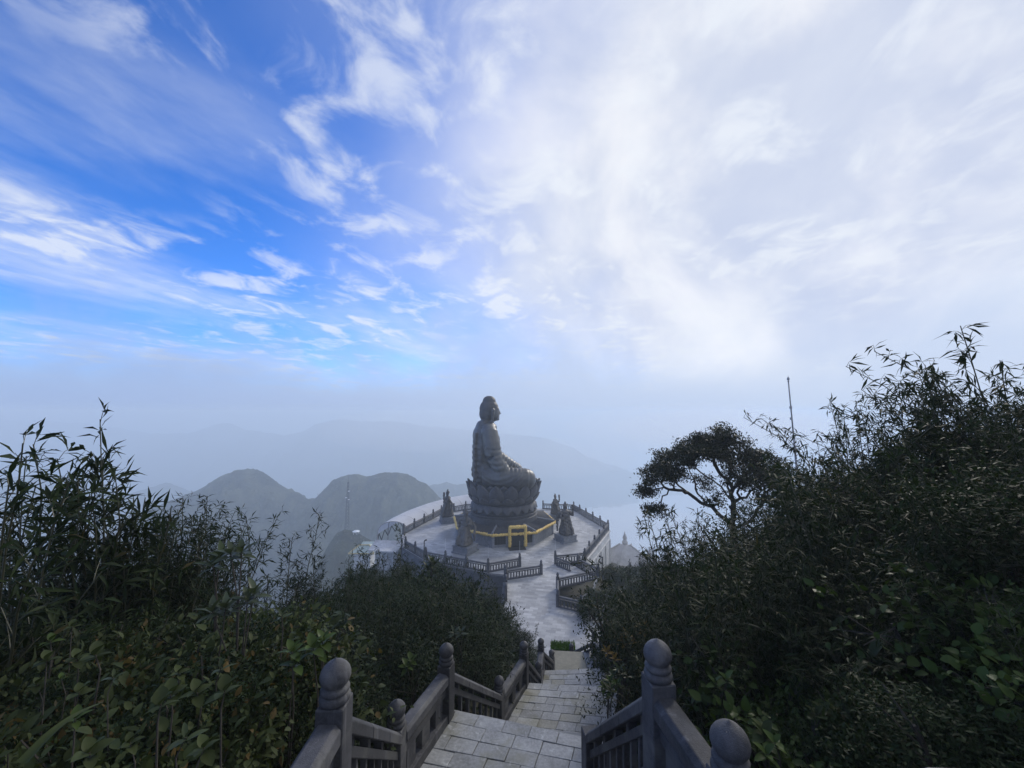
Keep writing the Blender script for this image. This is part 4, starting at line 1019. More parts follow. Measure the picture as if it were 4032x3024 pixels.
def shrub_proto(h, r, lobes, nclus, per, L, Wd, mat, up=0.5, droop=0.2, cl=0.10, stems=8, fn=leaves):
    ctr = []
    for k in range(lobes):
        a = rng.uniform(0, 2 * np.pi); q = np.sqrt(rng.uniform(0, 1)) * r * 0.75
        zc = h * rng.uniform(0.45, 0.82) * (1 - 0.30 * (q / r) ** 2)
        ctr.append((q * np.cos(a), q * np.sin(a), zc, r * rng.uniform(0.28, 0.5), h * rng.uniform(0.14, 0.26)))
    ctr = np.array(ctr)
    idx = rng.integers(0, lobes, nclus); c = ctr[idx]
    d = rdir(nclus, 0.35); rad = rng.uniform(0.55, 1.08, nclus)[:, None]
    cp = c[:, :3] + d * np.stack([c[:, 3], c[:, 3], c[:, 4]], 1) * rad
    low = rng.uniform(size=nclus) < 0.18
    cp[low, 2] *= rng.uniform(0.15, 0.8, low.sum())
    cp[:, 2] = np.maximum(cp[:, 2], 0.05)
    P = np.repeat(cp, per, 0) + rng.normal(size=(nclus * per, 3)) * cl * 0.5
    outd = unit(np.repeat(d, per, 0) * 0.7 + rng.normal(size=(nclus * per, 3)) * 0.75 + np.array([0, 0, up * 0.4]))
    nrm = unit(rng.normal(size=outd.shape) * 0.45 + np.array([0, 0, 1.0]) + np.repeat(d, per, 0) * 0.4)
    sz = rng.uniform(0.35, 1.0, len(P)) ** 1.3 * 1.3
    fol = leaf_mesh('foliage', [fn(P, outd, nrm, L * sz, Wd * sz, droop)], mat)
    mb = MB()
    for k in range(min(stems, lobes)):
        e = ctr[k]; b0 = V((rng.normal() * .08, rng.normal() * .08, -0.25)); e0 = V(e[:3])
        mid = b0.lerp(e0, 0.5) + V((rng.normal() * .07, rng.normal() * .07, 0.08))
        mb.tube([b0, mid, e0], [0.022 * h, 0.016 * h, 0.008 * h], 5)
        for j in range(4):
            tip = e0 + V(rdir(1, 0.5)[0]) * float(e[3]) * 0.9
            mb.tube([mid.lerp(e0, 0.3 + .2 * j), tip], [0.008 * h, 0.003 * h], 4)
    return [('foliage', fol), ('stems', mb.mesh('stems', M_BARK))]

def bamboo_proto(n, H, lean, mat, L=0.15, Wd=0.020, dens=1.0, spread=0.25, start=0.25, arch_=2.2, hang=0.15):
    mb = MB(); P, Dd, Nn, Ls = [], [], [], []
    for k in range(n):
        a = rng.uniform(0, 2 * np.pi); b0 = np.array([np.cos(a), np.sin(a), 0]) * rng.uniform(0, spread)
        h = H * rng.uniform(0.6, 1.0); ln = lean * rng.uniform(0.3, 1.2); la = a + rng.normal() * 0.5
        pts = []
        for i in range(9):
            f = i / 8; pts.append(b0 + np.array([np.cos(la), np.sin(la), 0]) * ln * h * f ** arch_ + np.array([0, 0, h * (f - 0.30 * ln * f ** 4) - 0.2 * (1 - f)]) + rng.normal(size=3) * 0.012)
        mb.tube([V(p) for p in pts], [0.011 * (1 - 0.8 * i / 8) + 0.002 for i in range(9)], 5)
        pts = np.array(pts); nn = int(h / 0.115 * dens)
        for j in range(nn):
            f = start + (1 - start) * (j + rng.uniform()) / nn
            p = np.array([np.interp(f * 8, range(9), pts[:, c]) for c in range(3)])
            ba = rng.uniform(0, 2 * np.pi); bl = (0.10 + 0.42 * (1 - f) ** 0.7) * rng.uniform(0.6, 1.25)
            bd = unit(np.array([np.cos(ba), np.sin(ba), rng.uniform(0.5, 1.3)])); tip = p + bd * bl
            mb.tube([V(p), V(p + bd * bl * .5 + np.array([0, 0, .02])), V(tip)], [0.0035, 0.0025, 0.0015], 3)
            m = rng.integers(5, 10)
            ff = rng.uniform(0.25, 1.0, m)[:, None]
            dd = unit(bd * 0.7 + rng.normal(size=(m, 3)) * 0.65 + np.array([0, 0, -hang]))
            P.append(p + bd * bl * ff); Dd.append(dd); Nn.append(unit(rng.normal(size=(m, 3)) * 0.5 + np.array([0, 0, 1.0]))); Ls.append(L * rng.uniform(0.6, 1.2, m))
    P = np.concatenate(P); Dd = np.concatenate(Dd); Nn = np.concatenate(Nn); Ls = np.concatenate(Ls)
    return [('foliage', leaf_mesh('foliage', [leaves(P, Dd, Nn, Ls, Wd * (0.7 + 0.6 * rng.uniform(size=len(P))), 0.35, 0.2)], mat)), ('culms', mb.mesh('culms', M_CULM))]

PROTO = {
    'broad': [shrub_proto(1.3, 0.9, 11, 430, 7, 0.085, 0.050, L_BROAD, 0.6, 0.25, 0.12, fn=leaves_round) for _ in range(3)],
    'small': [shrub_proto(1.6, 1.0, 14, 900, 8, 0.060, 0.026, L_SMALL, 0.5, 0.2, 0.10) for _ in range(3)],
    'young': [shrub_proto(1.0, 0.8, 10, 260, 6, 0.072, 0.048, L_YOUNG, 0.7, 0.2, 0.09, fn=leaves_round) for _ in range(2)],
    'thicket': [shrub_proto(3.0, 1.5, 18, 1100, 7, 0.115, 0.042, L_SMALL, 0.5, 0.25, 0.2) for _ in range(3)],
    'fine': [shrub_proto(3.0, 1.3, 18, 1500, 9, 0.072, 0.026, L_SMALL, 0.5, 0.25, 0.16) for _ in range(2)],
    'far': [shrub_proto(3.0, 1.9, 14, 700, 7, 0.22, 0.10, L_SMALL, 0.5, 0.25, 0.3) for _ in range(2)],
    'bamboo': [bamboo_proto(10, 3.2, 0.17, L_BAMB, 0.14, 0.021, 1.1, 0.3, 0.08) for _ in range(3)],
    'bigbamboo': [bamboo_proto(16, 3.6, 0.17, L_BAMB, 0.13, 0.019, 1.35, 0.5, 0.05) for _ in range(3)],
    'leafbamboo': [bamboo_proto(8, 2.6, 0.18, L_BAMB, 0.17, 0.028, 1.0, 0.28, 0.08) for _ in range(2)],
    'spray': [bamboo_proto(13, 3.4, 0.42, L_BAMB, 0.17, 0.024, 1.2, 0.4, 0.05, 3.2, 0.55) for _ in range(3)],
    'shoot': [bamboo_proto(2, 2.6, 0.12, L_BAMB, 0.10, 0.015, 2.0, 0.08, 0.3) for _ in range(2)],
}
NOMH = dict(broad=1.3, small=1.6, young=1.0, thicket=3.0, fine=3.0, far=3.0, bamboo=3.0, bigbamboo=3.3, leafbamboo=2.4, spray=3.0, shoot=2.55)
KNAME = dict(broad='broadleaf_shrub', small='small_leaf_shrub', young='young_leaf_shrub', thicket='thicket_shrub', fine='thicket_shrub', far='garden_shrub', bamboo='bamboo_clump', bigbamboo='bamboo_clump', leafbamboo='bamboo_clump', spray='bamboo_clump', shoot='bamboo_shoot')
KCAT = dict(broad='shrub', small='shrub', young='shrub', thicket='shrub', fine='shrub', far='shrub', bamboo='bamboo', bigbamboo='bamboo', leafbamboo='bamboo', spray='bamboo', shoot='bamboo')
COUNT = {}
def plant(kind, base, height, label, group=None, wide=1.0, rz=None, tilt=0.0):
    pr = PROTO[kind]; i = COUNT.get(kind, 0); COUNT[kind] = i + 1
    root = empty(KNAME[kind], base, random.uniform(0, 6.28) if rz is None else rz)
    s = height / NOMH[kind]; sw = max(min(s, 1.35), 0.55) * wide
    root.scale = (sw, sw, s); root.rotation_euler[0] = tilt
    tag(root, label, KCAT[kind], group)
    for nm, me in pr[i % len(pr)]: obj(nm, me, root)
    return root
def proj(p):
    d = p[1] * math.cos(PITCH) + p[2] * math.sin(PITCH); up = -p[1] * math.sin(PITCH) + p[2] * math.cos(PITCH)
    return W0 / 2 + FPX * p[0] / d, H0 / 2 - FPX * up / d
SIL_L = [(-400, 1900), (0, 2010), (200, 2020), (420, 2080), (560, 2120), (700, 2200), (820, 2330), (1000, 2400), (1150, 2330), (1300, 2270), (1450, 2205), (1600, 2190), (1720, 2195), (1830, 2250), (1900, 2320), (1990, 2415), (2060, 2490), (2100, 2540), (2160, 2640)]
SIL_R = [(2300, 2680), (2335, 2560), (2370, 2480), (2420, 2400), (2500, 2290), (2600, 2210), (2700, 2140), (2800, 2080), (3000, 2020), (3150, 1960), (3250, 1880), (3400, 1740), (3600, 1680), (3800, 1600), (4032, 1540), (4500, 1420)]
def sil(u, side): S = SIL_L if side < 0 else SIL_R; return np.interp(u, [a for a, b in S], [b for a, b in S])

GRP = {
    ('broad', -1): ('broad leaved green bush in the near thicket left of the stairs', 'near broadleaf bushes on the left'),
    ('small', -1): ('small leaved dark bush in the near thicket left of the stairs', 'near small leaved bushes on the left'),
    ('young', -1): ('young leafed bush close beside the left balustrade', 'young leafed bushes by the left balustrade'),
    ('thicket', -1): ('dark dense bush in the thicket between the left balustrade and the terrace', 'middle distance bushes on the left slope'),
    ('bigbamboo', -1): ('dark dwarf bamboo clump within the left slope thicket', 'bamboo clumps in the left thicket'),
    ('broad', 1): ('broad leaved bush low in the dark slope on the right', 'broadleaf bushes on the right'),
    ('small', 1): ('small leaved dark bush on the slope right of the stairs', 'small leaved bushes on the right'),
    ('young', 1): ('young leafed bush beside the near right balustrade', 'young leafed bushes on the right'),
    ('thicket', 1): ('dark dense bush in the middle of the right hand slope', 'middle distance bushes on the right slope'),
    ('bigbamboo', 1): ('dark dense bamboo clump in the mass on the right hand slope', 'bamboo clumps on the right slope'),
}
nplant = 0
y = 1.5
while y < 30:
    sp = 0.26 + 0.085 * y
    for side in (-1, 1):
        x0 = float(stair_x(y)) + side * (2.45 if side < 0 else 2.35 if y < 5 else 2.1); x1 = side * (1.42 * y + 1.2)
        n = max(0, int(abs(x1 - x0) / sp) + 1) if (x1 - x0) * side > 0 else 0
        for i in range(n):
            xx = x0 + side * (i + random.uniform(-0.3, 0.3)) * sp; yy = y + random.uniform(-0.4, 0.4) * sp
            if side > 0 and y > 18 and xx < 6 + 0: continue
            gz = float(terrain(xx, yy)); u_, _ = proj((xx, yy, gz + 1.0))
            if abs(u_ - 2016) > 2500: continue
            d_ = abs(xx - float(stair_x(yy)))
            want = random.uniform(0.9, 1.5) if y < 3.5 else random.uniform(1.3, 2.3) if y < 7 else random.uniform(2.0, 4.0) if y < 12 else random.uniform(3.5, 6.5)
            if d_ < 2.6: want *= 0.72
            vs_ = sil(u_, side) + random.uniform(-50, 80); zt = D(u_, vs_, yy).z
            h_ = min(want, (zt - gz) * random.uniform(0.86, 1.0))
            if side > 0 and y > 4: h_ = min((zt - gz) * random.uniform(0.6, 1.0), max(want, 3.6))
            if h_ < 0.45: continue
            r_ = random.random()
            if side > 0 and y < 8 and h_ > 1.25: kind = 'bigbamboo' if r_ < .72 else 'thicket'
            elif h_ > 1.9: kind = 'bigbamboo' if r_ < .72 else 'thicket'
            elif y < 5.5:
                if side < 0: kind = 'broad' if (u_ < 1000 and r_ < .5) else 'young' if (u_ > 1000 and r_ < .3) else 'small'
                else: kind = 'young' if r_ < .4 else 'small' if r_ < .8 else 'broad'
            elif y < 10: kind = 'small' if (r_ < .45 and h_ < 2.4) else 'bigbamboo' if (r_ < .8 and h_ > 1.2) else 'thicket' if h_ > 1.0 else 'small'
            else: kind = 'bigbamboo' if (r_ < (.6 if side > 0 else .4) and h_ > 1.3) else 'thicket'
            lab, grp = GRP[(kind, side)]
            if kind == 'thicket' and y < 11: kind = 'fine'
            if kind == 'bigbamboo' and random.random() < (.6 if side > 0 else .3): kind = 'spray'
            ph = ('at the left picture edge' if u_ < 350 else 'left of the mountain gap' if u_ < 850 else 'under the mountain gap' if u_ < 1300 else 'left of the terrace view' if u_ < 1650 else 'nearest the stairs') if side < 0 else \
                 ('nearest the stairs' if u_ < 2650 else 'below the flat topped tree' if u_ < 3050 else 'below the flagpole' if u_ < 3450 else 'below the right skyline' if u_ < 3800 else 'at the right picture edge')
            row = 'front row' if y < 2.6 else 'second row' if y < 4.2 else 'third row' if y < 6.5 else 'middle rows' if y < 11 else 'far rows'
            plant(kind, (xx, yy, gz), h_, ('low ' if h_ < 1.1 else 'tall ' if h_ > 2.6 else '') + lab.split(' in ')[0].split(' on ')[0].split(' low ')[0].split(' close ')[0].split(' beside ')[0].split(' within ')[0] + ' %s of the stairs, %s, %s' % ('left' if side < 0 else 'right', row, ph), grp, wide=random.uniform(0.9, 1.2)); nplant += 1
    y += 0.35 + 0.085 * y
print('scattered plants', nplant)

random.seed(33)
for k in range(40):            # leafy bushes filling the lower left foreground
    u = 30 + 1130 * ((k * 0.618034) % 1.0); v = 2390 + 480 * ((k * 0.755 + .1) % 1.0); yy = float(np.interp(v, [2350, 2900], [4.6, 2.3]))
    tp = D(u, v, yy)
    if tp.x > -2.3: continue
    kd = 'broad' if k % 3 else 'small'; h = min(1.5 if kd == 'small' else 1.25, max(0.6, tp.z - float(terrain(tp.x, tp.y))))
    plant(kd, (tp.x, tp.y, tp.z - h), h, '%s bush in the lower left foreground, %s, %s' % ('broad leaved green' if k % 3 else 'small leaved dark', 'by the picture edge' if u < 400 else 'by the balustrade' if u > 850 else 'in the middle', 'upper row' if v < 2540 else 'lowest row' if v > 2720 else 'middle row'), 'bushes filling the lower left foreground', 0.85)
for k in range(14):
    u = 2700 + 1250 * ((k * 0.618034) % 1.0); v = 2620 + 300 * ((k * 0.755 + .1) % 1.0); yy = float(np.interp(v, [2500, 3000], [4.4, 2.8]))
    tp = D(u, v, yy)
    if tp.x < 2.35: continue
    plant('young' if k % 2 else 'small', (tp.x, tp.y, tp.z - .9), .9, '%s bush in the lower right foreground, %s' % ('young leafed' if k % 2 else 'small leaved', 'by the balustrade' if u < 3050 else 'by the picture edge' if u > 3600 else 'in the middle'), 'bushes filling the lower right foreground', 0.8)
def feature(kind, u, v, y, label, group=None, wide=1.0, rz=None, hmax=6.0, tilt=0.0):
    tp = D(u, v, y); gz = float(terrain(tp.x, tp.y)); h = min(hmax, tp.z - gz)
    return plant(kind, (tp.x, tp.y, tp.z - h), h, label, group, wide, rz, tilt)
for u, v, yy, kind, lab in [(505, 1700, 5.2, 'leafbamboo', 'tallest leafy bamboo against the sky at the left'), (380, 1800, 5.0, 'leafbamboo', 'leafy bamboo just left of the tallest left hand bamboo'),
                            (250, 1900, 5.6, 'bamboo', 'low bamboo between the two left hand bamboo groups'), (110, 1840, 4.6, 'bamboo', 'dark plumed bamboo near the left picture edge'),
                            (0, 1790, 3.6, 'leafbamboo', 'bamboo tip reaching in at the left picture edge'), (560, 1930, 5.4, 'leafbamboo', 'leafy bamboo stem below the tallest left hand bamboo'),
                            (700, 1960, 6.2, 'bigbamboo', 'dense bamboo low in the leaning clump'), (770, 2060, 6.6, 'bigbamboo', 'dense bamboo at the right flank of the leaning clump'), (560, 2060, 5.8, 'bigbamboo', 'dense bamboo between the tall bamboo and the leaning clump'), (780, 1895, 6.6, 'bigbamboo', 'dense leaning bamboo clump in front of the left peak'), (800, 1985, 6.8, 'bamboo', 'bamboo clump reaching right towards the valley'),
                            (640, 2010, 6.0, 'bigbamboo', 'dense bamboo clump under the leaning one'),
                            (3360, 1600, 8.0, 'spray', 'arching bamboo with drooping leaves at the top of the right slope'), (3450, 1600, 8.3, 'bigbamboo', 'dense bamboo behind the arching one on the right'),
                            (3600, 1610, 8.0, 'spray', 'feathery bamboo at the middle of the right skyline'), (3760, 1520, 7.2, 'spray', 'tall bamboo rising towards the right edge'),
                            (3900, 1340, 6.4, 'spray', 'highest drooping bamboo at the right edge'), (3990, 1420, 6.6, 'spray', 'dense tall bamboo against the right picture edge'),
                            (4025, 1330, 5.6, 'spray', 'bamboo tip reaching in at the right picture edge'), (3280, 1780, 9.5, 'bigbamboo', 'dense bamboo right of the flagpole'), (3220, 1850, 11, 'bamboo', 'thin bamboo sprays beside the foot of the flagpole'),
                            (3120, 1870, 14, 'bamboo', 'wispy bamboo under the flagpole'), (2960, 2060, 14, 'bigbamboo', 'bamboo hiding the trunk of the flat topped tree'), (2860, 2105, 14, 'spray', 'drooping bamboo before the trunk of the flat topped tree'), (3010, 1960, 14, 'bigbamboo', 'bamboo at the right foot of the flat topped tree'), (2760, 2095, 15, 'bigbamboo', 'bamboo sprays at the left foot of the flat topped tree'),
                            (2660, 2130, 15, 'bigbamboo', 'bamboo sloping down left below the flat topped tree'), (2560, 2190, 16, 'bigbamboo', 'leftmost bamboo of the right slope, next to the garden'), (3520, 1680, 9, 'bigbamboo', 'dense bamboo in the centre of the right slope'),
                            (3680, 1620, 8.6, 'bigbamboo', 'dense bamboo right of the slope centre'), (3860, 1480, 7.4, 'bigbamboo', 'dense bamboo below the highest drooping one')]:
    feature(kind, u, v, yy, lab, 'bamboo on the skyline')
for u, v, yy, lab in [(1040, 2015, 9.0, 'lone thin bamboo shoot standing tall before the left peak'), (1130, 2060, 10, 'feathery bamboo shoot left of the forked pair'), (1172, 2035, 10.4, 'tallest feathery bamboo shoot right of the lone one'),
                      (1262, 2115, 11, 'leaning bamboo shoot in front of the saddle'), (1225, 2190, 11, 'short bamboo shoot below the leaning one'), (1385, 2180, 12, 'bamboo shoot in front of the small pavilion'),
                      (1590, 2088, 17, 'bamboo shoot in front of the terrace corner post'), (1450, 2215, 14, 'short bamboo shoot right of the pavilion'), (1880, 2300, 17, 'bamboo shoot beside the dark retaining wall'), (1760, 2215, 18, 'bamboo shoot before the front left railing'), (1530, 2210, 15, 'bamboo shoot left of the terrace corner')]:
    feature('shoot', u, v, yy, lab, 'bamboo shoots before the terrace', 0.9 + 0.045 * yy, hmax=5.0)
for k in range(22):
    u = 1290 + 640 * ((k * 0.618034) % 1.0); v = float(np.interp(u, [1290, 1600, 1800, 1930], [2235, 2190, 2235, 2330])) + 130 * ((k * 0.755) % 1.0); yy = 11 + 7 * ((k * 0.43) % 1.0)
    feature('shoot' if k % 3 else 'bamboo', u, v, yy, 'bamboo shoot standing above the thicket before the terrace, %s, %s' % ('left' if u < 1500 else 'right' if u > 1720 else 'middle', 'higher' if v < 2270 else 'lower'), 'bamboo shoots above the left thicket', 1.3 if k % 3 else .8, hmax=4.5)
for u, v, yy, w, lab in [(2395, 2225, 50, 1.0, 'rounded grey green shrub beside the slanting lamp post'), (2450, 2260, 49, 1.0, 'rounded shrub at the right end of the garden'), (2330, 2315, 46, .8, 'low green shrub behind the garden railing'),
                         (2375, 2330, 44, .9, 'low shrub inside the long curved kerb'), (2290, 2365, 42, .6, 'small green shrub in the garden corner'), (2440, 2340, 42, 1.0, 'wide shrub at the right of the garden'), (2500, 2300, 46, 1., 'dark shrub below the temple railing'),
                         (2540, 2330, 40, 1., 'dark shrub between the garden and the bamboo slope'), (2440, 2420, 36, .9, 'dark shrub at the end of the lower path railing'), (2330, 2355, 41, .7, 'low green shrub in the middle of the garden')]:
    tp = D(u, v, yy); h = min(3.2, max(1.2, tp.z - Z0 + 0.3)); plant('far', (tp.x, tp.y, tp.z - h), h, lab, 'garden shrubs', w)
for k, (u, v, yy) in enumerate([(1500, 2260, 46), (1560, 2240, 47), (1640, 2270, 45), (1720, 2290, 44), (1800, 2310, 43), (1870, 2330, 42), (1450, 2230, 60), (1400, 2260, 50), (1760, 2330, 38), (1600, 2330, 38), (1680, 2330, 36), (1520, 2300, 40)]):
    tp = D(u, v, yy); plant('far', (tp.x, tp.y, tp.z - 3.0), 3.0, 'hazy dark shrub below the dark retaining wall of the terrace', 'shrubs under the left terrace wall', 1.1)

# ---- sprigs with large leaves, each leaf a piece of its own
def big_leaf(name, L, Wd, mat, bend=0.25, n=7):
    V_, F_ = [], []
    for i in range(n + 1):
        f = i / n; w = Wd * 0.5 * (math.sin(math.pi * f ** 0.85) ** 0.75 if 0 < f < 1 else 0.03); z = -bend * L * f * f
        V_ += [(L * f, -w, z + w * .35), (L * f, 0, z), (L * f, w, z + w * .35)]
        if i: a = (i - 1) * 3; F_ += [[a, a + 3, a + 4, a + 1], [a + 1, a + 4, a + 5, a + 2]]
    return mesh(name, V_, F_, mat, True)
BIG = {'rhodo': big_leaf('leaf', 0.17, 0.055, L_RHODO), 'pale': big_leaf('leaf', 0.16, 0.058, L_PALE), 'orange': big_leaf('leaf', 0.15, 0.05, L_ORANGE, 0.15), 'young': big_leaf('leaf', 0.13, 0.075, L_YOUNG, 0.3), 'droop': big_leaf('leaf', 0.22, 0.085, L_RHODO, 0.5), 'broad': big_leaf('leaf', 0.15, 0.10, L_BROAD, 0.25)}
def sprig(u, v, yy, kind, label, heads=1, n=9, size=1.0, stem=0.9, openness=0.5, group='large leaved sprigs'):
    top = D(u, v, yy); root = empty('rhododendron_sprig', top - V((0, 0, stem))); tag(root, label, 'shrub', group)
    for hd in range(heads):
        off = V((random.uniform(-.16, .16), random.uniform(-.12, .12), random.uniform(-.12, .02))) * size * (1 if hd else 0)
        hp = V((0, 0, stem)) + off
        mb = MB(); mb.tube([(0, 0, -0.3), V((random.uniform(-.05, .05), 0, stem * .5)), hp], [0.009 * size, 0.007 * size, 0.005 * size], 6); mb.obj('stem', M_BARK, root)
        for k in range(n):
            a = 2 * math.pi * (k * 0.382 + random.uniform(-.03, .03)); el = openness + (0.5 - k / n) * 0.9 + random.uniform(-.15, .15)
            o = obj('leaf', BIG[kind], root, hp - V((0, 0, 0.05 * size * (k / n))), (random.uniform(-.3, .3), -R(70) + el * 0 - (R(10) - R(80) * k / n) * 1.0 + (1 - openness) * 0.5, a))
            s_ = size * random.uniform(0.8, 1.15); o.scale = (s_, s_, s_)
    return root
for a in [(870, 2185, 4.2, 'rhodo', 'dark big leaved sprig standing left of its taller neighbour', 2, 9, 1.0), (952, 2170, 4.0, 'pale', 'pale upright big leaved sprig with a reddish base', 2, 9, 1.0),
          (890, 2390, 3.7, 'pale', 'light green leaf rosette low before the valley, left', 2, 10, 0.95), (975, 2360, 3.8, 'pale', 'light green leaf rosette low before the valley, right', 2, 10, 0.95),
          (1815, 2490, 8.5, 'pale', 'pale leaf rosette above the second left finial', 2, 10, 1.0), (1620, 2600, 6.4, 'young', 'light green leaf rosette behind the left railing', 2, 8, 1.0),
          (1270, 2520, 3.6, 'young', 'bright green leaf rosette above the nearest left finial', 3, 7, 0.9), (1150, 2560, 3.4, 'young', 'bright green leaves left of the nearest finial', 2, 7, 0.9),
          (3150, 2290, 5.2, 'droop', 'big pale drooping leaf rosette in the right slope', 2, 9, 1.05), (3560, 2240, 5.2, 'droop', 'big leaf rosette high in the right slope', 2, 8, .9),
          (3280, 2480, 4.2, 'droop', 'big grey green leaf rosette in the middle of the right slope', 1, 8, 1.0), (3430, 2590, 3.6, 'droop', 'large dark hanging leaves low in the right slope', 1, 6, 1.1), (3570, 2600, 3.5, 'droop', 'large spread leaves right of the hanging ones', 1, 6, .9),
          (2470, 2500, 8.0, 'orange', 'orange bronze leaf cluster behind the right finial', 3, 10, 1.2), (2530, 2475, 8.5, 'orange', 'yellow bronze leaf cluster right of the orange one', 3, 10, 1.2), (2390, 2565, 7.6, 'orange', 'small orange leaf cluster beside the far right railing', 2, 9, .9),
          (2880, 2335, 7.5, 'orange', 'yellowish upright leaf cluster on the right slope', 3, 10, 1.2), (2830, 2380, 7.5, 'rhodo', 'dull green leaf cluster below the yellowish one', 2, 9, 1.1),
          (1700, 2210, 15, 'rhodo', 'dark big leaved tuft before the terrace railing', 3, 12, 2.0), (1890, 2440, 13, 'rhodo', 'big leaved tuft at the right end of the left thicket', 4, 12, 1.6), (2400, 2680, 6.4, 'young', 'round leaved sprig at the edge of the stairs on the right', 4, 9, .8), (2440, 2640, 6.8, 'rhodo', 'leafy sprig over the right hand edge of the stairs', 4, 9, .9)]:
    sprig(*a)
nb_ = 0
for k in range(22):
    u = random.uniform(60, 1150); v = random.uniform(2420, 2980); yy = np.interp(v, [2400, 3000], [4.0, 2.1]) * random.uniform(0.85, 1.0)
    sprig(u, v, float(yy), random.choice(['broad', 'broad', 'broad', 'young', 'rhodo']), 'broad leaved shoot in the near left thicket, %s, %s' % ('by the picture edge' if u < 400 else 'by the balustrade' if u > 850 else 'in its middle', 'high' if v < 2580 else 'low' if v > 2800 else 'halfway down'), 1, random.choice([5, 6, 7]), random.uniform(.4, .75), 0.22, 0.3, 'broad leaved shoots in the near left thicket')
for k in range(16):
    u = random.uniform(2680, 3950); v = random.uniform(2620, 2960); yy = np.interp(v, [2500, 3000], [4.2, 2.6])
    sprig(u, v, float(yy), random.choice(['young', 'broad']), 'small light leaved shoot low on the right slope, %s, %s' % ('near the balustrade' if u < 3050 else 'by the picture edge' if u > 3550 else 'in the middle', 'upper' if v < 2780 else 'lower'), 2, 6, random.uniform(.5, .7), 0.22, 0.4, 'light leaved shoots low on the right slope')
# one long blade crossing the lower left corner
bl = empty('long_blade_plant', D(90, 3010, 2.0)); tag(bl, 'long narrow green blade crossing the lower left corner', 'plant')
A_, B_ = V((0, 0, 0)), D(405, 2765, 2.35) - bl.location
mb = MB(); nn_ = (B_ - A_).cross(V((0, -0.5, 0.8))).normalized(); up_ = V((0, -.3, .9))
rs = []
for i in range(11):
    f = i / 10; w = 0.028 * (1 - f) ** 0.6 + 0.002; p = A_.lerp(B_, f) + up_ * (0.05 * math.sin(math.pi * f)); rs.append([p - nn_ * w + up_ * w * .5, p, p + nn_ * w + up_ * w * .5])
mb.rings(rs, close=False, cap=False); mb.obj('leaf', L_BROAD, bl, True)

# ---- flat topped tree on the right: limbs grown towards points of an umbrella crown
def umbrella_tree(base, centre, rx, ry, rz_, lab):
    at = []
    for c_ in range(125):
        a = rng.uniform(0, 2 * np.pi); q = np.sqrt(rng.uniform()); x_, y_ = q * np.cos(a), q * np.sin(a)
        shell = np.sqrt(max(0, 1 - q * q)); lump = 0.14 * np.sin(5 * x_ + 1) * np.cos(4 * y_) - 0.10 * max(x_, 0)
        z_ = shell * rng.uniform(0.66, 1.0) + lump - 0.10 * rng.uniform() * q
        for j in range(rng.integers(5, 11)):
            at.append((centre.x + x_ * rx + rng.normal() * .24, centre.y + y_ * ry + rng.normal() * .24, centre.z + z_ * rz_ + rng.normal() * .13))
    for k in range(26):   # the stray low limb on the left
        at.append((centre.x - rx * rng.uniform(0.72, 1.0), centre.y + rng.normal() * .3, centre.z - rz_ * rng.uniform(0.12, 0.32)))
    at = np.array(at); pts = [np.array(base)]; par = [-1]
    top = base + V((0, 0, 0.9))
    for i in range(1, 7): pts.append(np.array(base.lerp(top, i / 6)) + rng.normal(size=3) * .03); par.append(i - 1)
    alive = np.ones(len(at), bool); st = 0.26
    for it in range(90):
        Pn = np.array(pts); A = at[alive]
        if len(A) == 0: break
        d = np.linalg.norm(A[:, None] - Pn[None], axis=2); ni = d.argmin(1); nd = d[np.arange(len(A)), ni]
        grow = {}
        for i, k in enumerate(ni): grow.setdefault(k, []).append(unit(A[i] - Pn[k]))
        new = 0
        for k, ds in grow.items():
            if it > 4 and len(ds) == 0: continue
            g_ = unit(np.mean(ds, 0) + rng.normal(size=3) * 0.22); q = Pn[k] + g_ * st
            if np.min(np.linalg.norm(np.array(pts) - q, axis=1)) < st * .45: continue
            pts.append(q); par.append(int(k)); new += 1
        Pn = np.array(pts); d = np.linalg.norm(at[:, None] - Pn[None], axis=2).min(1); alive = d > st * 1.05
        if new == 0: break
    kids = [[] for _ in pts]
    for i, p in enumerate(par):
        if p >= 0: kids[p].append(i)
    wgt = np.zeros(len(pts))
    for i in range(len(pts) - 1, -1, -1): wgt[i] = 1.0 if not kids[i] else sum(wgt[k] for k in kids[i])
    rad = 0.014 * wgt ** 0.46
    rad = np.minimum(rad, 0.30)
    mb = MB()
    for i in range(len(pts)):
        for j, k in enumerate(kids[i]):
            mb.tube([V(pts[i]) - base, V(pts[k]) - base], [rad[i] if j == 0 or rad[k] > .6 * rad[i] else rad[k] * 1.2, rad[k]], 6)
    root = empty('flat_topped_tree', base); tag(root, lab, 'tree')
    mb.obj('trunk', M_BARK, root, True)
    tips = np.array([pts[i] for i in range(len(pts)) if wgt[i] <= 2 and pts[i][2] > base.z + 1.6]) - np.array(base)
    tips = np.concatenate([tips, at - np.array(base)]); per = 24
    Pq = np.repeat(tips, per, 0) + rng.normal(size=(len(tips) * per, 3)) * np.array([.15, .15, .09])
    dd = unit(rng.normal(size=Pq.shape) + np.array([0, 0, .25])); nn = unit(rng.normal(size=Pq.shape) * .5 + np.array([0, 0, 1.]))
    sz = rng.uniform(.6, 1.2, len(Pq))
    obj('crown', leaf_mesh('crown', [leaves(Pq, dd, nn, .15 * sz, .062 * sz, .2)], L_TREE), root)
TY = 19.0
cc_ = D(2826, 1958, TY); tb = D(2890, 2120, TY); tb = V((tb.x, tb.y, tb.z - 0.4))
umbrella_tree(tb, cc_, 3.4, 2.6, 3.1, 'dark flat topped tree with bare winding limbs on the right slope')

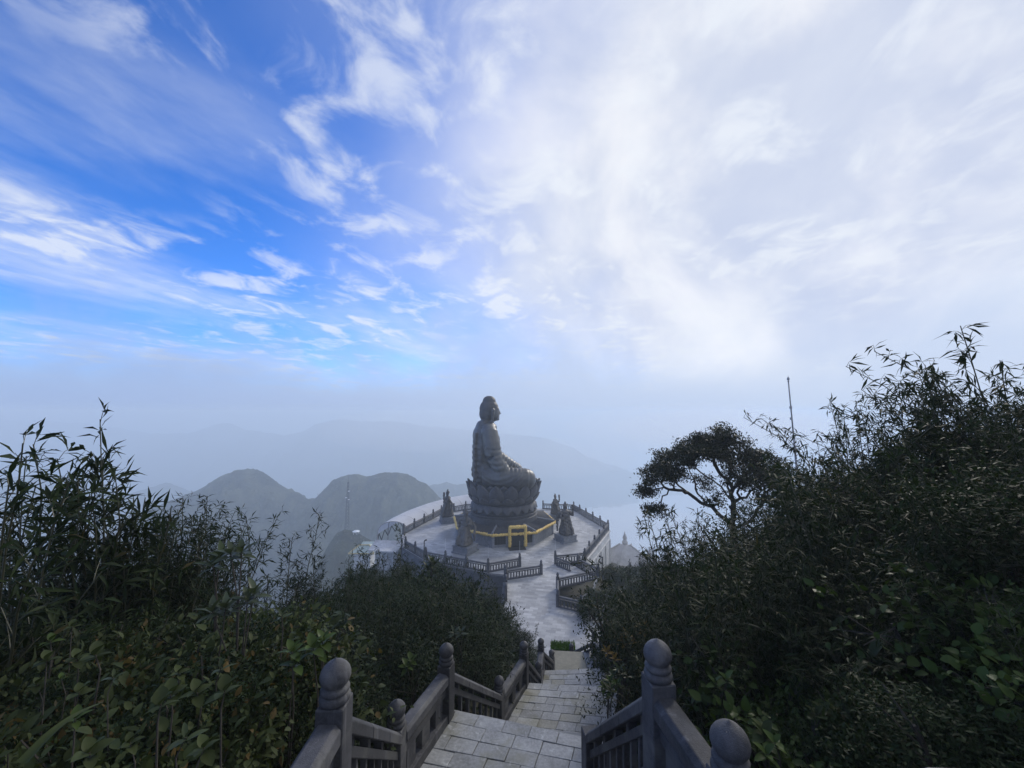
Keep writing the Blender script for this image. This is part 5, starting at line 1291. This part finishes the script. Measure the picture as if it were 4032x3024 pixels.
# ---- clipped hedge below the mossy landing
hz_ = D(2216, 2534, 19.3)
hg = empty('clipped_hedge', (hz_.x, hz_.y, hz_.z - 1.6), R(-6)); tag(hg, 'bright green clipped hedge just beyond the mossy landing', 'hedge')
n = 5000; P_ = np.stack([rng.uniform(-.56, .56, n), rng.uniform(-.35, .35, n), np.abs(rng.normal(size=n)) * -.25 + 1.5], 1); P_[:, 2] = np.clip(P_[:, 2], .2, 1.55)
obj('foliage', leaf_mesh('foliage', [leaves(P_, unit(rng.normal(size=(n, 3)) * .35 + np.array([0, 0, 1.])), rdir(n), rng.uniform(.08, .16, n), .018, .1)], L_HEDGE), hg)
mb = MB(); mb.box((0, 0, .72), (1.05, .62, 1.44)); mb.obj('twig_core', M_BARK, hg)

# ---- low undergrowth that fills the ground between the bushes
def undergrowth(side, n):
    yy = 1.4 + 26 * rng.uniform(size=n) ** 1.7; xx = stair_x(yy) + side * (1.75 + rng.uniform(size=n) ** 1.2 * (1.42 * yy + 0.5))
    zz = terrain(xx, yy) + rng.uniform(0, .35, n); P_ = np.stack([xx, yy, zz], 1); sc = (0.5 + yy / 9)
    o = obj('undergrowth', leaf_mesh('undergrowth', [leaves(P_, rdir(n, .4), rdir(n, 1.6), .11 * sc, .045 * sc, .25)], L_SMALL))
    tag(o, 'low leafy undergrowth covering the slope ' + ('left' if side < 0 else 'right') + ' of the stairs', kind='stuff')
undergrowth(-1, 42000); undergrowth(1, 42000)

n = 26000; gx = rng.uniform(7.5, 26, n); gy = rng.uniform(36, 58, n)
ok = np.array([(a > np.interp(b, [36, 43, 44, 47.2, 50.3, 53, 58], [9.5, 6.6, 5.8, 6.0, 11.2, 12.5, 14.5])) for a, b in zip(gx, gy)])
gx, gy = gx[ok], gy[ok]; gz = np.minimum(terrain(gx, gy), Z0 - 0.1); gz = np.maximum(gz, Z0 - 1.6) + rng.uniform(0, .45, len(gx))
o = obj('garden_groundcover', leaf_mesh('garden_groundcover', [leaves(np.stack([gx, gy, gz], 1), rdir(len(gx), .6), rdir(len(gx), 1.6), .34, .15, .25)], L_SMALL))
tag(o, 'low green plants filling the garden beside the path', kind='stuff')
